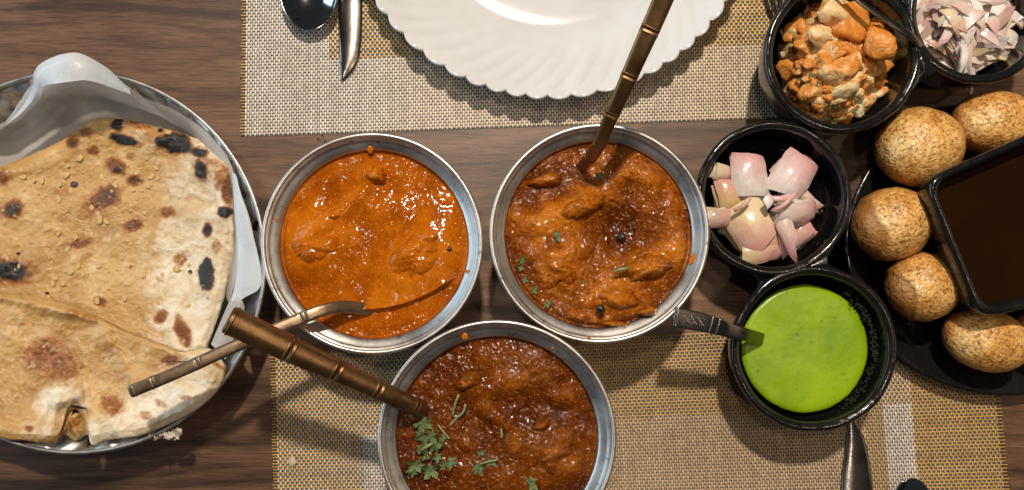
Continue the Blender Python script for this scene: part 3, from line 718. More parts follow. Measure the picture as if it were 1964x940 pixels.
fold = [
  [(2, 246, 0.0353), (34, 215, 0.0386), (62, 170, 0.0462), (66, 140, 0.0521), (85, 118, 0.0563), (120, 104, 0.0580), (160, 104, 0.0571), (205, 132, 0.0504), (248, 170, 0.0403)],
  [(6, 243, 0.0370), (44, 214, 0.0412), (68, 178, 0.0496), (74, 145, 0.0563), (100, 126, 0.0605), (130, 120, 0.0622), (165, 122, 0.0605), (205, 148, 0.0529), (250, 178, 0.0420)],
  [(10, 240, 0.0361), (58, 208, 0.0403), (78, 186, 0.0479), (84, 165, 0.0546), (106, 160, 0.0596), (135, 156, 0.0613), (165, 154, 0.0596), (205, 165, 0.0521), (252, 182, 0.0412)] ]
fl = sheet('paper_fold', fold, M['paper_window_tint'], crinkle=.0010, seed=5); fl.parent = pap; fl.location = tuple(WL[fl]-WL[pap])
flap = [
  [(446, 330, 0.0279), (452, 420, 0.0303), (456, 500, 0.0303), (445, 578, 0.0287)],
  [(452, 335, 0.0295), (462, 420, 0.0328), (469, 500, 0.0320), (452, 577, 0.0295)],
  [(456, 345, 0.0295), (474, 425, 0.0336), (484, 500, 0.0328), (460, 575, 0.0303)],
  [(458, 355, 0.0287), (482, 430, 0.0328), (502, 540, 0.0320), (467, 573, 0.0303)] ]
fl = sheet('paper_flap', flap, M['paper_window_tint'], crinkle=.0007, seed=6); fl.parent = pap; fl.location = tuple(WL[fl]-WL[pap])
curl = [
  [(446, 560, 0.0279), (430, 600, 0.0279), (405, 660, 0.0295)],
  [(462, 575, 0.0328), (446, 612, 0.0312), (420, 675, 0.0312)],
  [(468, 590, 0.0312), (452, 640, 0.0295), (432, 690, 0.0303)] ]
fl = sheet('paper_flap', curl, M['paper'], crinkle=.0005, seed=8); fl.parent = pap; fl.location = tuple(WL[fl]-WL[pap])

# ------------------------------------------------------------------ flatbreads
def bread(outline, center, zf, spots, pale, label, seed, puff=.0016, ridges=(), name='flatbread'):
    """star-shaped outline in px about center; zf(px,py) height of the underside; spots (px,py,rx,ry,rot,char,brown)"""
    out = smooth_profile(np.array(outline+[outline[0]], float), 10)[:-1]
    # resample evenly by length
    d = np.concatenate([[0], np.cumsum(np.linalg.norm(np.diff(np.vstack([out, out[:1]]), axis=0), axis=1))])
    na = 460; sN = np.linspace(0, d[-1], na, endpoint=False); O = np.vstack([out, out[:1]])
    ox = np.interp(sN, d, O[:, 0]); oy = np.interp(sN, d, O[:, 1])
    ox += 1.8*fbm(sN*.06, sN*0+3, 3, seed); oy += 1.8*fbm(sN*.06, sN*0+9, 3, seed+2)
    nr = 150; k = 1-(1-np.linspace(0, 1, nr))**1.0
    K = k[:, None]; PX = center[0]+(ox-center[0])*K; PY = center[1]+(oy-center[1])*K
    edge_px = (1-K)*np.hypot(ox-center[0], oy-center[1])
    th = .0042*np.power(np.clip(edge_px/16, 0, 1), .5)*(1+.35*np.exp(-((edge_px-28)/20.)**2))
    Zb = zf(PX, PY)
    Z = Zb+th+puff*fbm(PX*.018, PY*.018, 4, seed)+.00055*fbm(PX*.12, PY*.12, 3, seed+1)*np.clip(edge_px/10, 0, 1)
    for (x0, y0, x1, y1, wd, hh) in ridges:
        L2 = (x1-x0)**2+(y1-y0)**2; tt = np.clip(((PX-x0)*(x1-x0)+(PY-y0)*(y1-y0))/L2, 0, 1)
        dd = np.hypot(PX-x0-tt*(x1-x0), PY-y0-tt*(y1-y0)); Z += hh*np.exp(-(dd/wd)**2)
    ch = np.zeros_like(Z); br = np.zeros_like(Z)
    for (sx, sy, rx, ry, rot, c_, b_) in spots:
        a = R(rot); ux = ((PX-sx)*math.cos(a)+(PY-sy)*math.sin(a))/rx; uy = (-(PX-sx)*math.sin(a)+(PY-sy)*math.cos(a))/ry
        dd = np.sqrt(ux**2+uy**2)*(1+.35*fbm(PX*.07, PY*.07, 3, seed+4))
        ch = np.maximum(ch, c_*sstep(1.45, .55, dd)); br = np.maximum(br, b_*sstep(2.0, .6, dd)); Z += .0007*c_*sstep(1.5, .7, dd)
    pal = pale(PX, PY, edge_px)
    kk = (H-Z)/H; X = (PX-NX)*S*kk; Y = (NY-PY)*S*kk
    v = np.stack([X, Y, Z], -1).reshape(-1, 3)
    # underside
    Z2_ = Zb-.0003; X2 = (PX-NX)*S*kk; Y2 = (NY-PY)*S*kk
    step = [nr-1, nr-4, nr-12, nr//2, 0]
    v2 = np.vstack([np.stack([X2[q], Y2[q], Z2_[q]], -1) for q in step])
    i = np.arange(nr-1)[:, None]*na; j = np.arange(na)[None]; j2 = (j+1) % na
    F = np.stack([i+j, i+j2, i+na+j2, i+na+j], -1).reshape(-1, 4)
    b0 = nr*na; i = np.arange(len(step)-1)[:, None]*na+b0
    F2 = np.stack([i+j, i+j2, i+na+j2, i+na+j], -1).reshape(-1, 4)
    q = (nr-1)*na; jj = np.arange(na); F3 = np.stack([q+jj, q+(jj+1) % na, b0+(jj+1) % na, b0+jj], -1)
    ext = lambda a: np.concatenate([a.ravel(), np.tile(a[-1], len(step))])
    # orientation: make the top face up
    F = np.vstack([F, F2, F3])
    p0, p1, p2 = v[F[na*40][0]], v[F[na*40][1]], v[F[na*40][2]]
    if np.cross(p1-p0, p2-p0)[2] < 0: F = F[:, ::-1].copy()
    o = obj(name, np.vstack([v, v2]), F, M['naan'], attrs={'char': ext(ch), 'brown': ext(br), 'pale': ext(pal)})
    return tag(o, label, 'flatbread', None)
def tray_z(px, py, lo, hi):
    d = np.hypot(px-TX, py-TY)/365.; return lo+(hi-lo)*np.clip(d, 0, 1.1)**4
up_out = [(-60, 345), (0, 320), (60, 296), (120, 268), (150, 248), (180, 230), (215, 228), (250, 231), (290, 241), (345, 254), (390, 272), (415, 290), (437, 312), (444, 345), (447, 385), (449, 440), (444, 500),
          (432, 560), (418, 610), (400, 655), (390, 676), (340, 690), (250, 700), (120, 680), (0, 640), (-80, 620), (-120, 500), (-100, 400)]
up_sp = [(225, 238, 13, 10, 0, 1.1, 1), (240, 268, 24, 8, 18, 1.1, 1), (335, 273, 30, 18, 5, 1.3, .8), (308, 250, 6, 5, 0, .9, .8), (382, 291, 15, 8, 10, .8, 1), (385, 328, 11, 17, -20, .9, 1), (140, 273, 12, 11, 0, .62, 1), (178, 288, 11, 8, 0, .45, 1),
         (203, 378, 26, 17, -25, .58, 1.1), (190, 390, 34, 20, -25, 0, .7), (259, 431, 17, 10, -15, .5, 1), (24, 402, 18, 14, -30, .62, 1.1), (143, 354, 7, 6, 0, 1.2, 0), (22, 520, 36, 20, 0, .85, 1.1), (395, 528, 14, 30, 0, 1.35, .7), (430, 407, 14, 10, 0, 1.2, 1),
         (398, 441, 8, 13, 0, .8, 1), (150, 468, 28, 8, -12, .1, .95), (322, 406, 14, 9, 10, .1, .85), (345, 497, 10, 12, 30, .1, .8), (192, 578, 10, 8, 0, .2, .9), (308, 608, 12, 9, -30, .1, .85), (350, 636, 12, 22, -20, .1, .95), (222, 318, 18, 12, 30, .35, .9),
         (258, 346, 12, 9, 0, .5, .9), (225, 325, 6, 4, 0, 1.1, .5), (437, 360, 9, 30, 0, .45, 1), (425, 335, 12, 20, 20, .2, .8), (270, 240, 25, 8, 5, .1, .8), (400, 320, 25, 20, 0, 0, .6), (5, 340, 14, 12, 0, .1, .9), (120, 420, 12, 6, 0, 0, .5),
         (165, 490, 10, 4, -20, .2, .7), (120, 370, 20, 8, 0, 0, .55), (415, 470, 8, 14, 0, .1, .7), (165, 255, 14, 8, 0, 0, .8), (365, 522, 4, 4, 0, 1.0, 0), (35, 486, 4, 3, 0, 1., 0), (90, 562, 4, 3, 0, 1., 0), (250, 300, 10, 7, 30, .3, .6), (290, 262, 14, 12, 0, 0, .6)]
def up_pale(x, y, e):
    a = sstep(255, 390, x+(y-400)*.12)*.85+.45*np.exp(-((x-265)/30.)**2-((y-262)/35.)**2)
    return a
# lower bread first drawn so the upper one tucks beneath it
bread(up_out, (200, 450), lambda x, y: tray_z(x, y, .013, .0265), up_sp, up_pale, 'charred round flatbread with garlic bits, the back one on the tray', 41, .0022, ridges=[(330, 240, 250, 330, 14, .0012), (300, 400, 420, 420, 18, .0016), (315, 470, 330, 660, 12, .0012), (345, 560, 350, 640, 10, .001)])
lo_out = [(-80, 545), (0, 560), (60, 568), (120, 580), (180, 606), (240, 636), (300, 658), (350, 678), (378, 692), (398, 668), (418, 682), (430, 700), (428, 728), (412, 755), (385, 780), (345, 803), (300, 824), (262, 838), (215, 842), (192, 848), (180, 852), (173, 842), (166, 822), (158, 800),
          (146, 786), (132, 790), (120, 806), (114, 828), (104, 850), (60, 846), (0, 839), (-80, 800), (-120, 680)]
lo_sp = [(95, 690, 42, 26, 20, .05, .8), (120, 705, 32, 26, 0, .12, .85), (90, 660, 40, 14, -10, 0, .6), (327, 690, 15, 9, 0, .25, .95), (216, 778, 20, 16, 30, 0, .8), (55, 822, 8, 5, 0, 0, .9), (170, 610, 14, 8, 10, 0, .6), (300, 705, 22, 8, 0, 0, .5), (30, 620, 60, 4, 5, 0, .4),
         (355, 762, 10, 5, 0, .3, .5), (150, 781, 14, 3, 10, .9, .6), (280, 797, 10, 8, 0, 0, .6), (310, 775, 14, 6, 30, 0, .55), (420, 702, 14, 4, 30, .2, .8), (428, 740, 6, 8, 0, .1, .8), (140, 600, 12, 8, 0, 0, .5), (200, 720, 60, 10, 10, 0, .35)]
def lo_pale(x, y, e):
    a = sstep(0, 60, (x-300)*.5+(y-700)*.8)*.75
    b = .9*np.exp(-((x-110)/45.)**2-((y-770)/50.)**2)+.5*np.exp(-((x-70)/50.)**2-((y-830)/15.)**2)
    return np.maximum(a, b)
bread(lo_out, (160, 700), lambda x, y: tray_z(x, y, .0215, .0350)+.0018, lo_sp, lo_pale, 'folded flatbread with a torn front edge, the front one on the tray', 51, .0030,
      ridges=[(0, 566, 180, 612, 10, .0035), (180, 612, 380, 690, 10, .0038), (200, 640, 270, 740, 16, .003), (270, 740, 400, 700, 20, .002), (90, 840, 110, 770, 14, .004), (110, 770, 150, 755, 14, .004), (150, 755, 185, 800, 14, .003), (20, 600, 140, 600, 10, .0012)])
bread([(112, 818), (125, 800), (140, 792), (156, 796), (166, 812), (172, 832), (158, 838), (145, 846), (130, 838), (118, 830)], (142, 818), lambda x, y: .0255+0*x, [(142, 812, 12, 7, -30, .3, .8), (150, 800, 8, 4, -30, .5, .5)],
      lambda x, y, e: .25+0*x, 'small inner fold of oily dough in the tear of the front flatbread', 61, .001, ridges=[(130, 800, 150, 838, 8, .003)], name='dough_fold')
# garlic bits
for k in range(95):
    for _ in range(30):
        x = rng.uniform(20, 400); y = rng.uniform(300, 600)
        if y > 575+(x-60)*.30-30 or x > 330+(y-300)*.25: continue
        if x < 150 and y < 345-(x)*.3: continue
        break
    zz = float(tray_z(x, y, .013, .0265))+.0047
    s_ = rng.uniform(2.5, 7.5)
    blob('garlic_bit', x, y, zz, s_, M['garlic'], 'small bit of chopped garlic '+where(x, y, 210, 430, 220, 180)+' of the charred flatbread', 'garlic bit', .28, k, 'garlic bits on the charred flatbread', ry=s_*rng.uniform(.5, .9), rot=rng.uniform(0, 3))
# torn scrap
for k, (x, y, r_, ry_) in enumerate([(293, 833, 9, 6), (302, 838, 5, 7), (312, 834, 9, 4), (326, 833, 11, 7), (340, 829, 6, 6)]):
    pass
sv = [(286, 830, .0325), (298, 836, .033), (312, 832, .033), (326, 836, .0335), (340, 831, .034), (344, 824, .0345)]
fr = tube(sv, [.0016, .0024, .0012, .0022, .0028, .0012], [.0012]*6, sub=6)
v, f = loft([section(q, 12, 2.0)+.0006*rng.normal(size=(12, 3)) for q in fr], True, True)
tag(obj('torn_scrap', v, f, M['crumb']), 'thin torn scrap of dough hanging off the bread beyond the tray edge', 'bread scrap')

# ------------------------------------------------------------------ white scalloped plate
pc = P(1058, -212, .020); PR = PL(402, .020)
t = empty('dinner_plate', (pc[0], pc[1], 0)); tag(t, 'white scalloped dinner plate with fluted rim at the top of the table', 'plate')
na = 1080; th = np.linspace(0, 2*np.pi, na, endpoint=False)
ns_ = 56; ph = th*ns_/2+.9*np.sin(th*7)*.6
sc = np.abs(np.sin(ph))**.75
prof = smooth_profile([(1e-4, .0050), (.40, .0050), (.60, .0052), (.68, .0072), (.76, .0115), (.86, .0150), (.94, .0178), (.985, .0196), (1.0, .0198)], 6)
rings = []
for r_, z in prof:
    k = sstep(.90, 1.0, r_); fk = sstep(.66, .95, r_)
    tw = th-(1-r_)*1.0; phs = tw*ns_/2+.9*np.sin(tw*7)*.6; sc2 = np.abs(np.sin(phs))**.75
    rr = PR*r_*(1-.022*k*(1-sc2)); zz = z+.0011*fk*(sc2-.6)+(.0008*k)
    rings.append(np.stack([pc[0]+rr*np.cos(th), pc[1]+rr*np.sin(th), zz+0*th], 1))
outer = rings[-1]; lipr = outer.copy(); lipr[:, 2] -= .0022; lipr[:, :2] += (lipr[:, :2]-pc[:2])*.004
und = [outer+np.array([0, 0, -.0006])+np.hstack([(outer[:, :2]-pc[:2])*.004, np.zeros((na, 1))]), lipr]
for r_, z in ((.93, .0128), (.75, .0075), (.62, .0015), (.55, .0015), (1e-4, .0018)):
    und.append(np.stack([pc[0]+PR*r_*np.cos(th), pc[1]+PR*r_*np.sin(th), z+0*th], 1))
v, f = loft(rings+und); obj('plate_body', v, f, M['plate'], t)
t['label'] = 'white scalloped dinner plate with fluted rim at the top of the table'

# ------------------------------------------------------------------ black glazed dishes
def black_bowl(parent, cx, cy, r, h, thick=.0040, depth_r=.70, name='bowl_cup', fl=.0):
    c = P(cx, cy, h); Rm = PL(r, h)
    n = 180; th = np.linspace(0, 2*np.pi, n, endpoint=False); wob = .004*np.sin(th*5+cx)+.003*np.sin(th*11+cy)
    pr = [(Rm*.10, .0035), (Rm*.50, .0045), (Rm*.68, .0085), (Rm*.80, .018), (Rm*.875, h*.62), (Rm-thick*1.3, h-.003), (Rm-thick*.95, h-.0007), (Rm-thick*.5, h), (Rm-thick*.12, h-.0008), (Rm, h-.0028), (Rm*.985, h-.008), (Rm*.93, h*.55), (Rm*.83, .013), (Rm*.68, .002), (Rm*.60, .0006), (1e-4, .0006)]
    pr = smooth_profile([(1e-4, .0034)]+pr, 3)
    v, f = loft(lathe(c, pr, n, wob=wob)); return obj(name, v, f, M['black'], parent), c, Rm
def bridge(parent, a, ra, b, rb, h, half, name='bridge', waist=.72, inset=.93):
    """web of glazed clay between two cups, at rim height, concave sides. a,b px centres, r px"""
    A = P(*a, h)[:2]; B = P(*b, h)[:2]; d = (B-A); L = np.linalg.norm(d); d /= L; nrm = np.array([-d[1], d[0]])
    s0 = PL(ra, h)*.80; s1 = L-PL(rb, h)*.80; hw = PL(half, h); rings = []
    gap0 = PL(ra, h); gap1 = L-PL(rb, h)
    for u in np.linspace(0, 1, 17):
        x = s0+(s1-s0)*u; 
        w = hw*(waist+(1-waist)*abs(2*u-1)**2)
        # keep outside both inner rims: ring cross-section flattened dome
        q = []
        for k in range(20):
            an = 2*math.pi*k/20; ca, sa = math.cos(an), math.sin(an)
            y = w*np.sign(ca)*abs(ca)**.6; z = (.006*max(sa, 0)**.7-.012*abs(min(sa, 0))**.7)
            q.append([*(A+d*x+nrm*y), h-.0078+z])
        rings.append(np.array(q))
    v, f = loft(rings, True, True); return obj(name, v, f, M['black'], parent)
HB = .043
tw1 = empty('twin_dish', P(1524, 525, 0)); tag(tw1, 'black glazed twin dish holding onion wedges and green chutney', 'dish')
cC = black_bowl(tw1, 1485, 379, 150, HB); cD = black_bowl(tw1, 1563, 669, 160, HB)
HA = .048
tw2 = empty('twin_dish', P(1745, 60, 0)); tag(tw2, 'black glazed dish holding spiced potato and sliced onion, top right', 'dish')
cA = black_bowl(tw2, 1618, 103, 151, HA); cB = black_bowl(tw2, 1880, 22, 138, HA); cE = black_bowl(tw2, 1722, -152, 118, HA)
# web between cups: annular sector pieces lying outside the inner walls
def arc(cx, cy, r_, a0, a1, n=14): return [(cx+r_*math.cos(R(a)), cy+r_*math.sin(R(a))) for a in np.linspace(a0, a1, n)]
def fillet(parent, pts, h, concave):
    cv = smooth_profile(np.array(concave, float), 5); o_ = np.vstack([np.array(pts), cv[1:-1]]); c = o_.mean(0); rings = []
    for k, dz in ((.90, 0), (.97, -.0005), (1.0, -.0020), (1.0, -.010), (.9, -.016)):
        q = c+(o_-c)*k; rings.append(np.array([P(x, y, h+dz) for x, y in q]))
    v, f = loft(rings, True, True); return obj('web', v, f, M['black'], parent)
c1 = arc(1485, 379, 147, 125, 82); d1 = arc(1563, 669, 156, 249, 213)
fillet(tw1, c1+d1, HB-.0008, [d1[-1], (1447, 563), (1453, 546), (1449, 533), (1434, 520), c1[0]])
c2 = arc(1485, 379, 147, 28, 66); d2 = arc(1563, 669, 156, 263, 299)
fillet(tw1, (c2+d2)[::1], HB-.0008, [d2[-1], (1610, 519), (1590, 507), (1586, 494), (1597, 475), c2[0]])
a1 = arc(1618, 103, 148, 32, 6); b1 = arc(1880, 22, 134, 149, 125)
fillet(tw2, a1+b1, HA-.0008, [b1[-1], (1782, 146), (1768, 153), (1755, 166), a1[0]])
a2 = arc(1618, 103, 148, -60, -12); b2 = arc(1880, 22, 134, 160, 205)
fillet(tw2, a2+b2, HA-.0012, [b2[-1], (1738, -48), (1715, -48), a2[0]])

# round black plate and square bowl
bp = P(1930, 473, .014); bR = PL(308, .014)
pt = empty('serving_plate', (bp[0], bp[1], 0)); tag(pt, 'large round black plate under the puris and square bowl', 'plate')
pr = smooth_profile([(1e-4, .0045), (bR*.5, .0045), (bR*.78, .005), (bR*.88, .009), (bR*.965, .0133), (bR*.985, .0140), (bR, .0134), (bR*.99, .0118), (bR*.85, .004), (bR*.7, .0006), (1e-4, .0006)], 4)
v, f = loft(lathe(bp, pr, 200, ry=.925)); obj('plate_body', v, f, M['black'], pt)
def poly_round(pts, n=24, p=.18):
    """rounded polygon by chaikin subdivision"""
    q = np.array(pts, float)
    out = []
    m_ = len(q)
    for i in range(m_):
        a, b, c_ = q[i-1], q[i], q[(i+1) % m_]
        s0 = b+(a-b)*p; s1 = b+(c_-b)*p
        for t_ in np.linspace(0, 1, 10): out.append((1-t_)**2*s0+2*t_*(1-t_)*b+t_**2*s1)
    return np.array(out)
sq = poly_round([(1772, 343), (2052, 222), (2140, 555), (1882, 612)], p=.14); sqc = sq.mean(0)
# edges bow slightly
HS = .058
st_ = empty('square_bowl', P(*sqc, .005)); tag(st_, 'square black bowl of dark brown tamarind water among the puris', 'bowl')
rings = []
for k, z in ((.05, .016), (.55, .016), (.68, .020), (.80, .035), (.875, .052), (.90, HS-.0015), (.93, HS-.0002), (.965, HS), (.99, HS-.0012), (1.0, HS-.004), (.985, HS-.010), (.90, .030), (.72, .0085), (.62, .0062), (.05, .0062)):
    rings.append(np.array([P(*(sqc+(q-sqc)*k), HS)*[1, 1, 0]+[0, 0, z] for q in sq]))
v, f = loft(rings); obj('bowl_wall', v, f, M['black'], st_)
zl = .046
rings = [np.array([P(*(sqc+(q-sqc)*k), HS)*[1, 1, 0]+[0, 0, zl] for q in sq]) for k in (.02, .4, .7, .852)]
v, f = loft(rings, True); tag(obj('tamarind_water', v, f, M['brownwater']), 'still dark brown tamarind water filling the square bowl', 'sauce')

# green chutney
def pool(cx, cy, rx, ry, z, mat, name, label, cat, amp=.0004, seed=1):
    c = P(cx, cy, z); na, nr = 160, 50; th = np.linspace(0, 2*np.pi, na, endpoint=False)
    w = 1+.012*fbm(np.cos(th)*2+9, np.sin(th)*2+9, 3, seed)+.006*fbm(np.cos(th)*12, np.sin(th)*12, 2, seed)
    rings = []
    for u in np.linspace(.002, 1, nr):
        x = c[0]+PL(rx, z)*u*w*np.cos(th); y = c[1]+PL(ry, z)*u*w*np.sin(th)
        zz = z+amp*fbm(x*45, y*45, 4, seed)*(1-u**8)-.0016*u**30; rings.append(np.stack([x, y, zz], 1))
    low = rings[-1].copy(); low[:, 2] = z-.004; low[:, :2] = c[:2]+(low[:, :2]-c[:2])*.97; rings.append(low)
    v, f = loft(rings); return tag(obj(name, v, f, mat), label, cat)
pool(1545, 669, 122, 123, .0300, M['green'], 'green_chutney', 'bright green mint chutney in the lower cup of the twin dish', 'chutney', .0005)
pool(1490, 385, 118, 112, .0220, M['onionwater'], 'onion_water', 'shallow clear water pooled under the onion wedges', 'water', .0001)
# dried chutney crust along the waterline
cr = []
for k in range(230):
    a = rng.uniform(-1.1, 1.0); rr_ = rng.normal(131, 4); x = 1547+rr_*math.cos(a); y = 669-rr_*math.sin(a); z = .0325; c = P(x, y, z); s_ = rng.uniform(.0003, .0010)
    q = [circle((c[0], c[1]), s_*math.sin(b)+1e-6, s_*math.sin(b)+1e-6, z+s_*.6*math.cos(b), 6) for b in np.linspace(0, math.pi, 5)]; cr.append(loft(q))
v, f = join(cr); o = obj('chutney_splatter', v, f, m_simple('dried_chutney', (.008, .011, .005), (.022, .03, .012), 300, .7, spec=.2), smooth=True)
tag(o, 'dark crust of dried chutney on the right inner wall of the green chutney cup', 'splatter', kind='stuff')

# ------------------------------------------------------------------ steel spoon in the chutney
cs = empty('chutney_spoon', P(1440, 650, .034)); tag(cs, 'short flat steel spoon with embossed handle end standing in the green chutney', 'spoon')
fr = tube([(1294, 608, .062), (1335, 616, .060), (1372, 625, .0575), (1400, 634, .054), (1430, 642, .046), (1462, 651, .0300)], [.0056, .0053, .0047, .0040, .0037, .0036], [.0008, .0008, .0009, .0010, .0010, .0009], sub=8)
v, f = loft([section(q, 24, 5.0) for q in fr], True, True); obj('handle', v, f, M['cutlery'], cs)
for q in (fr[14], fr[17]):
    c_, T_, sd_, up_, a_, b_ = q
    rs = [section((c_+T_*d, T_, sd_, up_, a_*1.01, b_*k), 24, 5.0) for d, k in ((-.0006, 1.0), (-.0003, 1.45), (.0003, 1.45), (.0006, 1.0))]
    v, f = loft(rs, True, True); obj('collar', v, f, M['cutlery'], cs)
q0 = fr[0]; rs = [section((q0[0]+q0[1]*d, q0[1], q0[2], q0[3], q0[4]*1.03, q0[5]*1.6), 24, 5.0) for d in (-.0004, .0006)]
v, f = loft(rs, True, True); obj('end_edge', v, f, M['cutlery'], cs)
emb = []
c_, T_, sd_, up_, a_, b_ = fr[7]
def emb_curve(pts, r_=.00034):
    pts = smooth_profile([c_+T_*x+sd_*y+up_*(b_+.00005) for x, y in pts], 4); rr = []
    for i in range(len(pts)):
        t_ = pts[min(i+1, len(pts)-1)]-pts[max(i-1, 0)]; t_ /= np.linalg.norm(t_)+1e-12; s2 = np.cross(t_, up_); s2 /= np.linalg.norm(s2)+1e-12
        a = np.linspace(0, 2*np.pi, 6, endpoint=False)[:, None]; rr.append(pts[i]+np.cos(a)*s2*r_+np.sin(a)*up_*r_)
    return loft(rr, True, True)
for k in range(6):
    x0 = -.0050+k*.0020
    s_ = .0009*(1 if k % 2 else -1)
    emb.append(emb_curve([(x0+.0008*math.cos(a)*(1-a/12), s_+.0011*math.sin(a)*(1-a/12)) for a in np.linspace(0, 5.2, 9)]))
    emb.append(emb_curve([(x0, s_*-2.2), (x0+.0007, s_*-1.6), (x0+.0014, s_*-2.4)]))
v, f = join(emb); o = obj('embossed_scroll', v, f, M['cutlery'], cs)
spoon_head(cs, 1500, 668, .0215, 44, 30, -.3, M['cutlery'], .006)

# ------------------------------------------------------------------ cutlery
def knife(path, wid, label, z=.0022):
    t = empty('table_knife', P(*path[len(path)//2], 0)); tag(t, label, 'knife')
    ctr = smooth_profile(np.array(path, float), 8); w = smooth_profile(np.array([[a, b] for a, b in wid], float), 8)
    # left & right half widths px
    rings = []
    for i in range(len(ctr)):
        T = ctr[min(i+1, len(ctr)-1)]-ctr[max(i-1, 0)]; T = T/np.linalg.norm(T); nn = np.array([T[1], -T[0]])
        a, b = w[i]; q = []
        for s_, hz in ((a, -.0009), (a, 0.0), (a*.8, .0008), (0, .0013), (-b*.8, .0010), (-b, .0002), (-b, -.0002), (0, -.0012)):
            x, y = ctr[i]+nn*s_; q.append(P(x, y, z+hz))
        rings.append(np.array(q))
    v, f = loft(rings, True, True); obj('blade', v, f, M['cutlery'], t, smooth=True); return t
kt = knife([(676, -330), (676, -200), (675, -120), (674, -60), (673, 0), (672, 60), (668, 110), (660, 140), (655, 153)], [(13, 13), (12, 12), (14, 14), (20, 20), (22, 24), (22, 23), (20, 17), (12, 9), (1.5, 1.5)], 'steel table knife left of the white plate, rounded tip on the mat')
kt2 = knife([(1632, 790), (1634, 815), (1637, 840), (1640, 880), (1642, 930), (1645, 980), (1648, 1040)], [(2, 3), (12, 9), (20, 14), (27, 22), (31, 29), (31, 31), (20, 20)], 'steel knife with its tip under the green chutney cup, on the lower mat')
def table_spoon(cx, cy, rx, ry, z, label, hx, hy, down=False):
    t = empty('table_spoon', P(cx, cy, 0)); tag(t, label, 'spoon')
    c = P(cx, cy, z); n = 72; th = np.linspace(0, 2*np.pi, n, endpoint=False); rings = []
    for u in np.linspace(.02, 1, 16):
        rings.append(np.stack([c[0]+PL(rx, z)*u*np.cos(th), c[1]+PL(ry, z)*u*np.sin(th), z-.0075*(1-u**2)+0*th], 1))
    lo = [r_*[1, 1, 1]+[0, 0, -.0009] for r_ in rings]
    lip = rings[-1].copy(); lip[:, :2] = c[:2]+(lip[:, :2]-c[:2])*1.018; lip[:, 2] -= .0004
    v, f = loft(rings+[lip]+lo[::-1]); obj('spoon_bowl', v, f, M['cutdark'], t)
    sg = 1 if hy < cy else -1
    fr = tube([(cx, cy-sg*ry*.97, z), (cx+(hx-cx)*.3, cy+(hy-cy)*.5, z+.002), (hx, hy, z-.003)], [.004, .0035, .0065], [.001]*3)
    v, f = loft([section(q, 16, 3) for q in fr], True, True); obj('handle', v, f, M['cutlery'], t); return t
table_spoon(592, -22, 57, 79, .0110, 'dark polished steel tablespoon beside the knife on the upper mat', 596, -360)
table_spoon(1750, 986, 42, 68, .0110, 'steel spoon peeking in at the bottom edge near the lower right', 1765, 1330)
# fork
ft = empty('table_fork', P(1500, -60, 0)); tag(ft, 'steel fork with its tines just left of the potato cup', 'fork')
for k, x0 in enumerate((1466, 1480, 1494, 1508)):
    fr = tube([(x0-6, -110, .006), (x0+1, -40, .007), (x0+10, 8, .006), (x0+17, 40, .004)], [.0016, .0014, .0013, .0006], [.0009, .0009, .0008, .0005])
    v, f = loft([section(q, 12, 2.5) for q in fr], True, True); obj('tine', v, f, M['cutlery'], ft)
fr = tube([(1483, -105, .0065), (1478, -160, .006), (1470, -240, .005), (1462, -380, .004)], [.0088, .0080, .0032, .0045], [.001]*4)
v, f = loft([section(q, 16, 3) for q in fr], True, True); obj('handle', v, f, M['cutlery'], ft)
# slim spoon across the two upper cups
fr = tube([(1600, -45, .058), (1645, 0, .056), (1700, 38, .0535), (1745, 68, .051), (1775, 98, .045), (1790, 118, .036)], [.0014, .0015, .0017, .0024, .0018, .0020], [.0006]*6, sub=8)
tp_ = empty('onion_spoon', fr[-1][0]); tag(tp_, 'slim steel spoon leaning over the rim into the sliced onion', 'spoon')
v, f = loft([section(q, 16, 3) for q in fr], True, True); obj('handle', v, f, M['cutlery'], tp_)
spoon_head(tp_, 1812, 112, .024, 26, 18, -.6, M['cutlery'], .004)

# ------------------------------------------------------------------ puris
def puri(px, py, rx, ry, rot, zc, label, seed, seam=None):
    nu, nv = 110, 70; a = R(-rot); c = P(px, py, zc); ax, ay = PL(rx, zc), PL(ry, zc); az = min(ax, ay)*.96
    th = np.linspace(0, 2*np.pi, nu, endpoint=False); ph = np.linspace(.01, math.pi-.01, nv)
    PH, TH = np.meshgrid(ph, th, indexing='ij')
    x = np.sin(PH)*np.cos(TH); y = np.sin(PH)*np.sin(TH); z = np.cos(PH)
    w = 1+.030*fbm(x*1.3+seed, y*1.3+z*1.7, 3, seed)+.012*fbm((x+z*.7)*6+seed, (y-z*.6)*6, 3, seed+1)+.010*fbm((x+z*.5)*16+seed, (y-z*.5)*16, 2, seed+2)
    br = .75*sstep(.62, .05, z+.15*fbm(x*3+seed, y*3, 2, seed))
    if seam:
        sa, off, dp = seam; d = x*math.cos(sa)+y*math.sin(sa)-off-.08*np.sin(3*TH)
        w += -.22*dp*sstep(-.05, .08, d)+dp*.25*np.exp(-(d/.05)**2); br = np.maximum(br, .85*sstep(-.03, .07, d+.03*fbm(x*6, y*6+z*4, 2, seed)))
    X = ax*x*w; Y = ay*y*w; Z = az*z*w
    v = np.stack([c[0]+X*math.cos(a)-Y*math.sin(a), c[1]+X*math.sin(a)+Y*math.cos(a), c[2]+Z], -1).reshape(-1, 3)
    i = np.arange(nv-1)[:, None]*nu; j = np.arange(nu)[None]; j2 = (j+1) % nu
    F = np.stack([i+j, i+nu+j, i+nu+j2, i+j2], -1).reshape(-1, 4)
    return tag(obj('puri', v, F, M['puri'], attrs={'brown': np.clip(br, 0, 1).ravel()}), label, 'puri', 'puffed puris around the square bowl')
puri(1763, 282, 81, 75, 15, .029, 'large round puri above the others, below the potato cup', 3)
